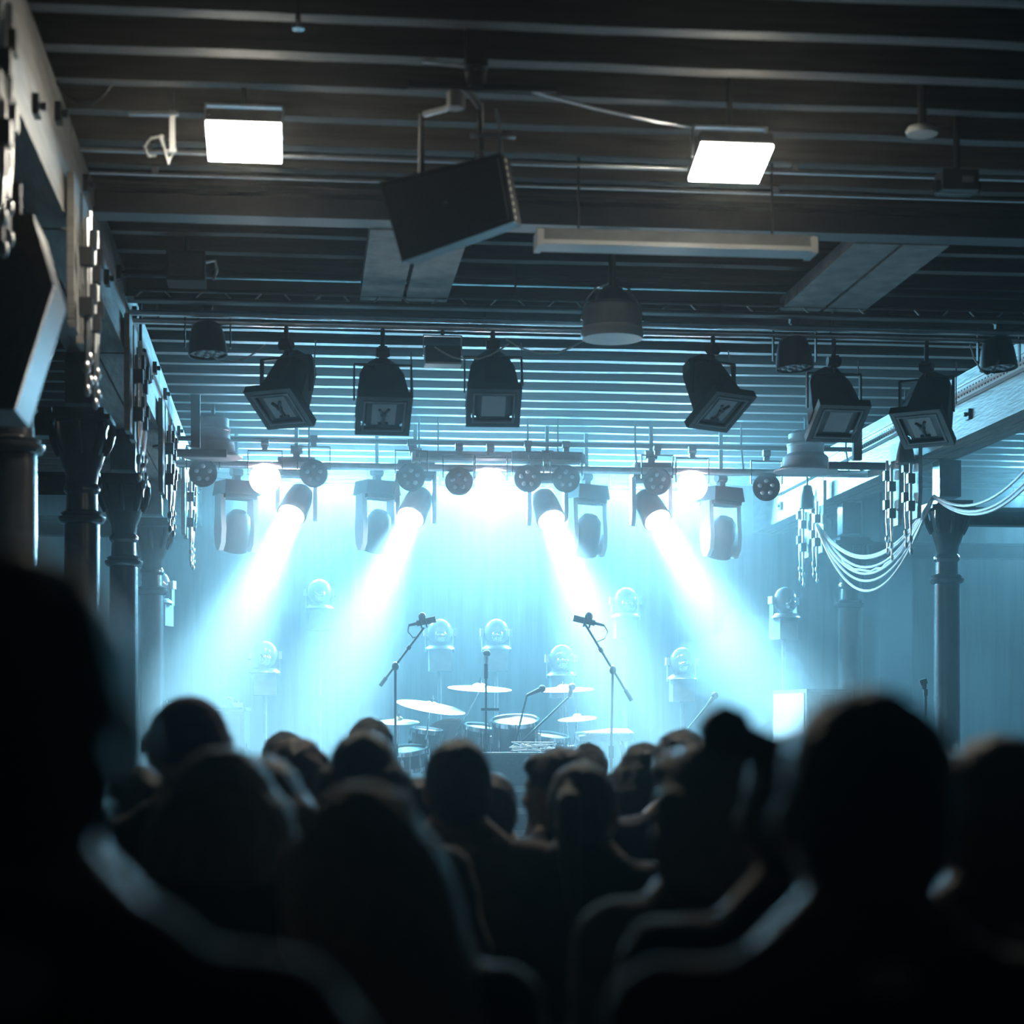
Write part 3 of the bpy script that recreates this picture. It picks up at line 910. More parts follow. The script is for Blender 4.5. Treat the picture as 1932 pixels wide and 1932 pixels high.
# wedge loudspeaker on the near left column
p = at(45, 610, 6.3)
t = thing('column_loudspeaker', 'dark wedge loudspeaker with brown plywood side at the left edge', 'loudspeaker', p)
MB().prism([(-.2, .307), (.05, .307), (.114, .085), (-.005, -.307), (-.2, -.307)], .34).build('cabinet', M_ply, t)
MB().prism([(-.18, .28), (.02, .20), (.085, .075), (-.02, -.28), (-.18, -.28)], .014, Matrix.Translation((0, -.178, 0))).build('grille', M_grille, t)
tr = MB()
for i in range(26):
    f = i / 25
    tr.ell((.112 - .115 * f, -.172, .075 - .375 * f), (.006, .006, .008), 6, 4)
o = tr.build('beaded_trim', M_rod, t); o['kind'] = 'stuff'
MB().box((-.02, -.1, .30), (.05, .03, .24)).build('bracket', M_ply, t)
MB().tube([(-.13, -.1, .26), (-.16, -.12, .38), (-.12, -.1, .5), (-.15, -.08, .62)], .008, 6).build('cable', M_cable_b, t)
MB().box((-.12, 0, .45), (.06, .06, .5)).build('hanger_arm', M_black, t)

# bell-shaped pendant speakers by the columns
for (px, py, d, lab) in ((265, 690, 11.9, 'small black bell shaped speaker beside the second left column'),
                         (306, 820, 14.5, 'small black bell shaped speaker beside the third left column'),
                         (1708, 850, 14.9, 'small black bell shaped speaker behind the rightmost lantern'),
                         (1523, 938, 17.2, 'small black bell shaped speaker at the farther right column')):
    p = at(px, py, d)
    t = thing('bell_speaker', lab, 'loudspeaker', p)
    MB().lathe([(0, -.1), (.07, -.1), (.072, -.08), (.06, 0), (.045, .06), (.035, .1), (0, .11)], 18).build('shell', M_black, t)
    MB().cyl((0, 0, .1), (0, 0, HZ(p.y) - p.z), .01, n=8).build('stem', M_black, t)

# ------------------------------------------------------------------ cables
def sag(a, b, drop, n=16, wob=0.0, seed=0):
    a = Vector(a); b = Vector(b); rnd = random.Random(seed); pts = []
    for i in range(n + 1):
        f = i / n
        p = a.lerp(b, f); p.z -= drop * 4 * f * (1 - f)
        if 0 < i < n: p += Vector((rnd.uniform(-wob, wob), rnd.uniform(-wob, wob), rnd.uniform(-wob, wob)))
        pts.append(p)
    return pts


def cable(pts, r, m, label, group=None):
    o = Vector(pts[0])
    ob = MB().tube([Vector(p) - o for p in pts], r, 6).build('cable', m, loc=o)
    return tag(ob, label, 'cable', group)


sw = [((1541, 988), (1760, 938), 1048, 'topmost'), ((1541, 990), (1762, 940), 1052, 'second from top'), ((1543, 990), (1758, 940), 1070, 'third from top'),
      ((1542, 994), (1758, 942), 1078, 'middle wavy'), ((1541, 992), (1757, 944), 1083, 'third from bottom'),
      ((1540, 992), (1758, 946), 1097, 'second from bottom'), ((1540, 990), (1756, 944), 1116, 'lowest, deepest hanging')]
for i, (a, b, ym, nm) in enumerate(sw):
    A = at(a[0], a[1], 17.2 - .02 * i); B = at(b[0], b[1], 14.85 - .01 * i)
    mid = (A.z + B.z) / 2
    zm = at((a[0] + b[0]) / 2, ym, 16.0).z
    cable(sag(A, B, mid - zm, 22, .012 if i == 3 else .0, i), .011, M_cable_w, nm + ' white cable of the swag between the two right columns', 'swagged white cables')
for i, (b, ym, nm) in enumerate((((1990, 812), 942, 'highest'), ((1990, 838), 958, 'middle'), ((1990, 850), 965, 'lowest'))):
    A = at(1762, 935 + i, 14.83); B = at(b[0], b[1], 12.4)
    mid = (A.z + B.z) / 2
    zm = at(1830, ym, 13.6).z
    cable(sag(A, B, (mid - zm) * 1.0, 18, 0, i), .011, M_cable_w, nm + ' white cable looping out of the right edge from the nearer right column', 'right edge cables')
for i, (a, b, dr) in enumerate((((955, 640), (1120, 628), .10), ((820, 655), (960, 648), .08), ((1830, 650), (1885, 680), .12), ((395, 668), (500, 650), .07))):
    nm = ['from the third lantern to the drum pendant', 'beside the small flood on the lantern pipe', 'at the right par on the lantern pipe', 'from the left par on the lantern pipe'][i]
    cable(sag(at(a[0], a[1], 11.4), at(b[0], b[1], 11.4), dr, 12, .004, i), .005, M_cable_w if i != 2 else M_alu, 'thin loose cable hanging ' + nm)
cj = on_joist(8.2)
cable(sag(Vector((at(122, 240, 8.2).x, cj, ZJ + .01)), Vector((at(228, 240, 8.2).x, cj, ZJ + .01)), .1, 12), .005, M_cable_b, 'thin dark cable drooping under the ceiling at upper left')
cj = at(452, 47, 7.4); cj = Vector((cj.x, on_joist(cj.y), ZJ + .01))
cable([cj, at(600, 72, 7.6), at(760, 112, 7.7), at(898, 128, 7.55)], .006, M_alu, 'thin taut cable running from upper left to the drop post')
cable([at(985, 167, 7.6), at(1120, 204, 7.85), at(1240, 230, 8.05), at(1311, 240, 8.1)], .006, M_alu, 'thin taut cable running from the drop post to the right house flood')

# ------------------------------------------------------------------ microphone stands and microphones
def tripod(t, r=.30, z=.2, m=M_black):
    for k in range(3):
        a = k * 2 * pi / 3 + .5
        MB().cyl((0, 0, z), (r * math.cos(a), r * math.sin(a), .012), .010, n=8).build('leg', m, t)


def rel(px, py, d, o): return at(px, py, d) - Vector(o)


def boom_stand(xb, pivot, lo, hi, d, label, m=M_black):
    o = at(xb, 1500, d); o.z = STG
    t = thing('boom_stand', label, 'microphone stand', o)
    pv = rel(*pivot, d, o)
    tripod(t)
    MB().cyl((0, 0, .15), (0, 0, pv.z * .55), .014, n=10).build('lower_tube', m, t)
    MB().cyl((0, 0, pv.z * .52), (pv.x, pv.y, pv.z), .010, n=10).build('upper_tube', m, t)
    MB().cyl((0, 0, pv.z * .50), (0, 0, pv.z * .57), .022, n=10).build('clutch', m, t)
    MB().ell(pv, (.028, .028, .035), 12, 8).build('pivot', m, t)
    a = rel(*lo, d, o); b = rel(*hi, d, o)
    MB().cyl(a, b, .009, n=8).build('boom', m, t)
    MB().cyl(a, a.lerp(b, .14), .016, n=10).build('counterweight', m, t)
    c = a.lerp(b, .66); MB().cyl(a.lerp(b, .63), a.lerp(b, .68), .017, n=10).build('boom_clutch', m, t)
    return t


def pencil_mic(a, b, d, label, fat=.026, shock=True):
    A = at(*a, d); B = at(*b, d)          # A cable end, B capsule end
    t = thing('microphone', label, 'microphone', A)
    v = B - A; L = v.length; n = v.normalized()
    MB().cyl((0, 0, 0), n * L * .35, .010, .014, n=10).build('connector', M_black, t)
    MB().cyl(n * L * .3, n * L * .7, fat * .9, n=14).build('body', M_black, t)
    MB().cyl(n * L * .65, n * L, fat, n=14).build('grille', M_grille, t)
    if shock:
        for f in (.42, .6):
            MB().cyl(n * L * f, n * L * (f + .06), fat * 1.9, n=12).build('shock_mount', M_black, t)
        MB().ell(n * L * .5 + Vector((0, 0, .045)), (.03, .02, .03), 12, 8).build('mount_knob', M_grey, t)


boom_stand(746, (746, 1257), (717, 1294), (800, 1184), 15.0, 'black boom stand leaning right at the left of the drum kit')
pencil_mic((771, 1180), (822, 1168), 15.0, 'dark shock-mounted microphone atop the left boom stand')
cable([at(771, 1181, 15.0), at(770, 1192, 15.0), at(779, 1203, 15.0), at(790, 1201, 15.0)], .005, M_cable_b, 'short looped cable behind the left boom microphone')
boom_stand(1153, (1156, 1264), (1192, 1322), (1103, 1176), 15.0, 'black boom stand leaning left at the right of the drum kit')
pencil_mic((1140, 1180), (1082, 1166), 15.0, 'dark shock-mounted microphone atop the right boom stand')
cable([at(1140, 1180, 15.0), at(1147, 1192, 15.0), at(1140, 1205, 15.0), at(1122, 1213, 15.0)], .005, M_cable_b, 'looped cable hanging off the right boom microphone')
# centre straight stand
o = at(917, 1500, 15.4); o.z = STG
t = thing('straight_stand', 'straight black microphone stand before the drum kit at the centre', 'microphone stand', o)
z1 = rel(917, 1252, 15.4, o).z
tripod(t)
MB().cyl((0, 0, .1), (0, 0, .75), .013, n=10).build('lower_tube', M_black, t)
MB().cyl((0, 0, .72), (0, 0, z1), .009, n=10).build('upper_tube', M_black, t)
MB().cyl((0, 0, .70), (0, 0, .78), .022, n=10).build('clutch', M_black, t)
MB().cyl((0, 0, z1 - .12), (0, 0, z1), .016, n=10).build('clip', M_black, t)
MB().box((.03, 0, z1 - .36), (.14, .04, .02)).build('tray', M_black, t)
p = at(918, 1253, 15.4)
t = thing('microphone', 'round-headed vocal microphone on the centre straight stand', 'microphone', p)
MB().cyl((0, 0, 0), (0, 0, .07), .012, .022, n=12).build('body', M_alu, t)
MB().ell((.002, 0, .085), (.03, .03, .028), 14, 10).build('grille', M_grille, t)
# lower boom mics in front of the kit
def low_boom(base, top, tip, d, label, mlabel):
    o = at(base[0], 1500, d); o.z = STG
    t = thing('low_boom_stand', label, 'microphone stand', o)
    tripod(t, .22, .14)
    a = rel(*base, d, o); b = rel(*top, d, o)
    MB().cyl((0, 0, .1), a, .012, n=8).build('tube', M_black, t)
    MB().cyl(a, b, .008, n=8).build('boom', M_black, t)
    MB().ell(a, (.022, .022, .026), 10, 8).build('pivot', M_black, t)
    A = at(*top, d); B = at(*tip, d); v = B - A; n = v.normalized(); L = v.length
    m = thing('microphone', mlabel, 'microphone', A)
    MB().cyl((0, 0, 0), n * L * .7, .011, .020, n=12).build('body', M_black, m)
    MB().ell(n * L * .8, (.03, .03, .03), 12, 8).build('grille', M_grille, m)


low_boom((950, 1432), (1073, 1315), (1081, 1291), 15.5, 'long low boom slanting up right across the floor tom', 'vocal microphone at the tip of the long slanting boom')
low_boom((968, 1420), (994, 1312), (1030, 1296), 15.6, 'thin low boom stand standing before the floor tom', 'nearly level vocal microphone before the right cymbal')
low_boom((1290, 1385), (1335, 1330), (1352, 1308), 15.8, 'pale slanting boom right of the keyboard at the foot of the beam', 'microphone tilted up at the tip of the right slanting boom')
o = at(1746, 1500, 15.0); o.z = STG
t = thing('straight_stand', 'lone straight microphone stand beside the nearer right column', 'microphone stand', o)
z1 = rel(1746, 1300, 15.0, o).z
MB().lathe([(.07, 0), (.07, .012), (.02, .03)], 16).build('base', M_black, t); MB().cyl((0, 0, .02), (0, 0, z1), .011, n=10).build('tube', M_black, t)
MB().cyl((0, 0, z1 - .05), (0, 0, z1), .018, n=10).build('clip', M_black, t)
p = at(1744, 1300, 15.0)
t = thing('microphone', 'small tilted microphone on the lone right stand', 'microphone', p)
MB().cyl((0, 0, 0), (-.005, 0, .045), .016, .024, n=12).build('body', M_black, t)
MB().box((-.012, 0, .055), (.055, .045, .04), (0, -.3, 0)).build('grille', M_grille, t)

# ------------------------------------------------------------------ drum kit
def cymbal(px, py, d, rad, tilt, label, foot):
    p = at(px, py, d)
    t = thing('cymbal', label, 'cymbal', p, tilt)
    MB().lathe([(rad, 0), (rad, .003), (rad * .7, .012), (rad * .25, .024), (rad * .2, .038), (rad * .1, .048), (0, .05), (0, .046), (rad * .1, .043), (rad * .18, .034), (rad * .25, .02), (rad * .7, .008)], 40).build('plate', M_brass, t)
    MB().cyl((0, 0, .048), (0, 0, .075), .014, n=10).cyl((0, 0, .07), (0, 0, .1), .006, n=8).build('wing_nut', M_chrome, t)
    # stand
    fx, fd = foot
    o = at(fx, 1500, fd); o.z = STG
    s = thing('cymbal_stand', 'chrome tripod stand under the ' + label, 'cymbal stand', o)
    top = p - o
    kn = Vector((0, 0, min(.75, top.z - .2)))
    tripod(s, .28, .25, M_chrome)
    MB().cyl((0, 0, .12), kn, .013, n=10).build('tube', M_chrome, s)
    MB().cyl(kn, top - Vector((0, 0, .015)), .008, n=8).build('arm', M_chrome, s)
    MB().ell(kn, (.025, .025, .03), 12, 8).build('joint', M_chrome, s)


cymbal(905, 1300, 16.2, .265, (math.radians(7), math.radians(2), 0), 'wide level cymbal behind the centre microphone', (846, 16.4))
cymbal(1064, 1302, 16.3, .25, (math.radians(6), math.radians(-2), 0), 'wide level cymbal behind the low booms at right', (1075, 16.5))
cymbal(813, 1335, 15.9, .285, (math.radians(10), math.radians(9), 0), 'bright tilted cymbal left of the centre microphone', (800, 16.1))
cymbal(752, 1363, 15.9, .17, (math.radians(8), 0, 0), 'small bright low cymbal behind the left boom stand', (748, 16.1))
cymbal(1089, 1357, 16.0, .16, (math.radians(8), math.radians(-5), 0), 'small low cymbal left of the keyboard', (1083, 16.1))


def drum(c, rad, h, axis, label, legs=0, shell=M_shell):
    """c: centre; axis: direction of the drum axis"""
    o = Vector((c.x, c.y, STG))
    t = thing('drum', label, 'drum', o)
    M = Matrix.Translation(c - o) @ Vector(axis).to_track_quat('Z', 'Y').to_matrix().to_4x4()
    MB().lathe([(rad, -h / 2), (rad, h / 2)], 28, M).build('shell', shell, t)
    for s in (-1, 1):
        MB().lathe([(rad - .012, s * h / 2 + .003 * s), (0, s * h / 2 + .003 * s), (0, s * h / 2), (rad - .012, s * h / 2)], 28, M).build('skin', M_drumhead, t)
        MB().lathe([(rad - .01, s * h / 2 - .015), (rad + .012, s * h / 2 - .015), (rad + .012, s * h / 2 + .02), (rad - .01, s * h / 2 + .02), (rad - .01, s * h / 2 - .015)], 28, M).build('hoop', M_chrome, t)
    lug = MB().box((0, 0, 0), (.024, .02, .06)).cyl((.01, 0, -h / 2 - .01), (.01, 0, h / 2 + .01), .004, n=6).mesh('lug', M_chrome)
    for k in range(8):
        a = k * pi / 4 + .2
        ob = link('lug', lug, t)
        ob.matrix_local = M @ Matrix.Translation((math.cos(a) * (rad + .01), math.sin(a) * (rad + .01), 0)) @ Matrix.Rotation(a, 4, 'Z')
    for k in range(legs):
        a = k * 2 * pi / legs + .6
        q = Vector((math.cos(a) * (rad + .02), math.sin(a) * (rad + .02), 0))
        MB().cyl(q + Vector((0, 0, .02)), q + Vector((0, 0, c.z - STG + .05)), .008, n=8).build('leg', M_chrome, t)
    return t


drum(at(972, 1393, 16.0), .19, .28, (-.05, -.25, 1), 'dark floor tom with chrome lugs right of the centre microphone', 3)
drum(at(905, 1392, 16.2), .13, .17, (.1, -.2, 1), 'small dark tom just left of the centre microphone stand', 3)
drum(at(803, 1406, 16.2), .12, .24, (0.1, -.15, 1), 'narrow dark tom below the tilted cymbal', 3)
drum(at(852, 1420, 16.6), .28, .38, (.1, 1, .02), 'bass drum lying behind the toms')
drum(at(1035, 1410, 16.3), .15, .18, (.1, -.2, 1), 'small dark tom at the right of the kit', 3)
drum(at(768, 1432, 15.9), .17, .14, (-.1, -.2, 1), 'shallow snare drum below the left low cymbal', 3)
p = at(955, 1448, 15.2)
t = thing('monitor_rack', 'low dark monitor case on the stage front below the kit', 'monitor', (p.x, p.y, STG))
MB().box((0, 0, (p.z - STG + .1) / 2 + .0), (.62, .3, p.z - STG + .1)).build('case', M_tolex, t)
for i in range(3):
    MB().box((0, -.155, .1 + i * .17), (.58, .012, .05)).build('panel', M_grey, t)
MB().box((0, 0, p.z - STG + .11), (.66, .34, .015)).build('lid', M_alu, t)
rnd = random.Random(5)
pts = [p + Vector((.05 + rnd.uniform(-.02, .35), rnd.uniform(-.12, .12), .13 + rnd.uniform(0, .07))) for _ in range(26)]
cable(pts, .005, M_cable_w, 'tangle of pale cable heaped on the monitor case')

# keyboard on its stand
p = at(1140, 1388, 15.9)
t = thing('keyboard_stand', 'thin folding stand under the stage keyboard', 'stand', (p.x, p.y, STG))
h = p.z - STG - .04
for s in (-1, 1):
    MB().cyl((s * .18, -.12, .01), (s * .14, .1, h), .012, n=8).build('leg', M_chrome, t)
    MB().cyl((s * .18, .12, .01), (s * .14, -.1, h), .012, n=8).build('leg', M_chrome, t)
MB().box((0, .0, h), (.42, .22, .015)).build('top_bar', M_chrome, t)
t = thing('keyboard', 'small pale keyboard on a thin stand right of the drum kit', 'keyboard', (p.x, p.y, p.z - .03), (math.radians(8), 0, 0))
MB().prism([(-.22, 0), (.22, 0), (.22, .07), (.08, .075), (-.22, .04)], .26).build('case', M_grey, t)
for i in range(10):
    MB().box((-.16 + i * .036, -.10, .068), (.032, .1, .012)).build('key', M_white, t)

# amplifiers
def cab(px0, px1, ptop, d, label, hh=None):
    a = at(px0, ptop, d); b = at(px1, ptop, d)
    w = (b - a).length; c = (a + b) / 2
    h = c.z - STG
    t = thing('amplifier_cabinet', label, 'amplifier', (c.x, c.y, STG), (0, 0, -PSI))
    MB().box((0, 0, h / 2), (w, .36, h)).build('box', M_tolex, t)
    for i in range(2):
        MB().box((0, -.185, h * (.27 + .46 * i)), (w * .92, .012, h * .42)).build('grille_cloth', M_cloth, t)
    MB().box((0, -.182, h * .5), (w * .92, .012, .02)).build('trim', M_alu, t)
    for s in (-1, 1):
        MB().box((s * w * .5, 0, h), (.03, .37, .03)).build('corner', M_alu, t)
        MB().box((s * (w / 2 + .002), -.0, h * .7), (.012, .12, .05)).build('handle', M_black, t)
    MB().box((0, -.182, h - .012), (w, .014, .02)).build('top_trim', M_alu, t)
    return t, w, h, c


t, w, h, c = cab(300, 466, 1338, 17.3, 'wide dark amplifier cabinet behind the crowd at stage left')
for i, (px, lab) in enumerate(((314, 'tiny pale pedal on the left corner of the left amplifier'), (449, 'tiny pale pedal on the right corner of the left amplifier'))):
    q = at(px, 1338, 17.3); q.z = c.z + .016
    b = thing('pedal', lab, 'pedal', q)
    MB().box((0, 0, .02), (.08, .09, .04)).build('box', M_white, b)
    MB().cyl((0, 0, .04), (0, 0, .06), .012, n=8).build('knob', M_alu, b)
q = at(423, 1338, 17.3); q.z = c.z + .016
cable([q, q + Vector((.0, 0, .05)), q + Vector((.03, 0, .09)), q + Vector((.07, 0, .08)), q + Vector((.08, 0, .0))], .006, M_cable_w, 'small looped lead on top of the left amplifier')
# pale flight case and amp at right
a = at(1473, 1302, 16.3); b = at(1590, 1302, 16.3); c = (a + b) / 2; w = (b - a).length; h = c.z - STG
t = thing('flight_case', 'tall flight case with bright left side behind the right crowd', 'case', (c.x, c.y, STG), (0, 0, .35))
MB().box((0, 0, h / 2), (w * .86, .5, h)).build('box', M_grey, t)
MB().box((-.02, -.256, h - .13), (.13, .012, .17)).build('recess', M_steel, t)
MB().box((.13, -.258, h - .16), (.11, .012, .035)).build('tag', M_white, t)
for s in (-1, 1):
    MB().box((s * w * .43, -.25, h / 2), (.02, .02, h)).build('edge', M_alu, t)
MB().box((0, -.25, h - .01), (w * .86, .02, .02)).build('edge', M_alu, t)
MB().box((-w * .43 - .006, 0, h * .7), (.01, .44, h * .55)).build('side_panel', M_white, t)

# ------------------------------------------------------------------ the crowd
_tmp = bpy.data.objects.new('_tmp', bpy.data.meshes.new('_tmp')); COL.objects.link(_tmp)
_rm = _tmp.modifiers.new('r', 'REMESH'); _rm.mode = 'VOXEL'
_sm = _tmp.modifiers.new('s', 'SMOOTH'); _sm.factor = 0.5; _sm.iterations = 3


def fuse(mb, name, m, vox, smooth=3):
    """merge overlapping closed shapes into one continuous surface"""
    me = bpy.data.meshes.new('x'); me.from_pydata([tuple(v) for v in mb.v], [], mb.f)
    bm = bmesh.new(); bm.from_mesh(me); bmesh.ops.recalc_face_normals(bm, faces=bm.faces); bm.to_mesh(me); bm.free()
    old = _tmp.data; _tmp.data = me; bpy.data.meshes.remove(old)
    _rm.voxel_size = vox; _sm.iterations = smooth
    dg = bpy.context.evaluated_depsgraph_get(); dg.update()
    r = bpy.data.meshes.new_from_object(_tmp.evaluated_get(dg))
    r.name = name; r.materials.clear(); r.materials.append(m); r.shade_smooth()
    return r


def cap(mb, a, b, r0, r1, n=14):
    mb.cyl(a, b, r0, r1, n=n); mb.ell(a, r0, n, 8); mb.ell(b, r1, n, 8)


M_skin = [mat('skin_light', (0.52, 0.34, 0.26), 0.5, var=0.08, scale=12), mat('skin_tan', (0.36, 0.22, 0.16), 0.5, var=0.08, scale=12), mat('skin_deep', (0.16, 0.09, 0.065), 0.45, var=0.08, scale=12)]
def hairm(n, c, r=.42, sh=.12): return mat('hair_' + n, c, r, var=0.35, scale=30, stretch=(8, 8, 0.8), bump=0.9, bscale=60, sheen=sh)
HAIR = {'black': hairm('black', (.02, .018, .018)), 'brown': hairm('brown', (.16, .10, .065), sh=.9), 'auburn': hairm('auburn', (.2, .08, .05)),
        'blonde': hairm('blonde', (.65, .50, .33), sh=1.0), 'dark': hairm('dark', (.045, .033, .027), sh=.5), 'grey': hairm('grey', (.25, .24, .23))}
def clothm(n, c): return mat('cloth_' + n, c, 0.85, var=0.25, scale=10, bump=0.6, bscale=14, sheen=0.15)
CLO = {'black': clothm('black', (.012, .012, .013)), 'charcoal': clothm('charcoal', (.035, .035, .038)), 'grey': clothm('grey', (.13, .13, .135)), 'brown': clothm('brown', (.13, .075, .055)),
       'navy': clothm('navy', (.02, .025, .05)), 'plum': clothm('plum', (.06, .03, .06)), 'olive': clothm('olive', (.07, .065, .045)), 'white': clothm('white', (.6, .6, .62)), 'tan': clothm('tan', (.30, .23, .18))}
M_jean = mat('denim', (0.02, 0.025, 0.04), 0.8, var=0.3, scale=30)
M_shoe = mat('shoe_leather', (0.015, 0.014, 0.014), 0.5, var=0.2)
M_eye = mat('eye_white', (0.7, 0.7, 0.68), 0.2, var=0.03)


def head_shapes(mb, Z, w=1.0):
    """Z = top of the skull, face towards +Y"""
    mb.ell((0, -.012, Z - .098), (.076 * w, .096, .098), 20, 14)
    mb.ell((0, .012, Z - .15), (.064 * w, .076, .085), 18, 12)
    mb.ell((0, .045, Z - .195), (.042 * w, .042, .034), 14, 10)             # chin
    mb.ell((0, .078, Z - .098), (.052 * w, .014, .014), 12, 8)              # brow
    cap(mb, (0, .088, Z - .108), (0, .106, Z - .146), .009, .015, 10)       # nose
    mb.ell((0, .088, Z - .174), (.024, .010, .007), 10, 6)                  # lips
    mb.ell((0, .086, Z - .184), (.022, .010, .007), 10, 6)
    for s in (-1, 1):
        mb.ell((s * .082 * w, -.004, Z - .125), (.010, .020, .032), 10, 8, (0, 0, s * -.35))   # ear
        mb.ell((s * .038, .055, Z - .15), (.026, .024, .022), 10, 8)        # cheek


def hand(mb, w, d, up, side):
    """palm and five bent fingers from the wrist w along d; up = back of the hand"""
    d = d.normalized(); u = (up - d * up.dot(d)).normalized(); s = d.cross(u) * side
    mb.ell(w + d * .045, (.036, .036, .036), 10, 8)
    for i, (o, L) in enumerate(((-.03, .062), (-.01, .075), (.011, .072), (.03, .055))):
        a = w + d * .05 + s * o; b = a + d * (.035 + L * .45) - u * .004; c = b + d * (L * .40) - u * .022
        cap(mb, a, b, .0098, .0088, 8); cap(mb, b, c, .0088, .0075, 8)
    a = w + d * .018 - s * .026; b = a + d * .035 - s * .03 - u * .008; c = b + d * .03 - s * .006 - u * .008
    cap(mb, a, b, .013, .011, 8); cap(mb, b, c, .011, .009, 8)


def limbs(H, sw, pose):
    s = H / 1.75
    S = [Vector((k * .185 * sw, -.01, 1.415 * s)) for k in (-1, 1)]
    if pose == 'down':
        E = [Vector((k * .25 * sw, -.04, 1.13 * s)) for k in (-1, 1)]; Wr = [Vector((k * .24 * sw, .06, .89 * s)) for k in (-1, 1)]
    elif pose == 'front':
        E = [Vector((k * .25 * sw, -.02, 1.13 * s)) for k in (-1, 1)]; Wr = [Vector((k * .10, .24, 1.17 * s)) for k in (-1, 1)]
    elif pose == 'raise':      # left hand lifted to the head
        E = [Vector((-.36 * sw, .06, 1.34 * s)), Vector((.25 * sw, -.03, 1.13 * s))]; Wr = [Vector((-.17, .10, 1.55 * s)), Vector((.22, .08, .89 * s))]
    return S, E, Wr


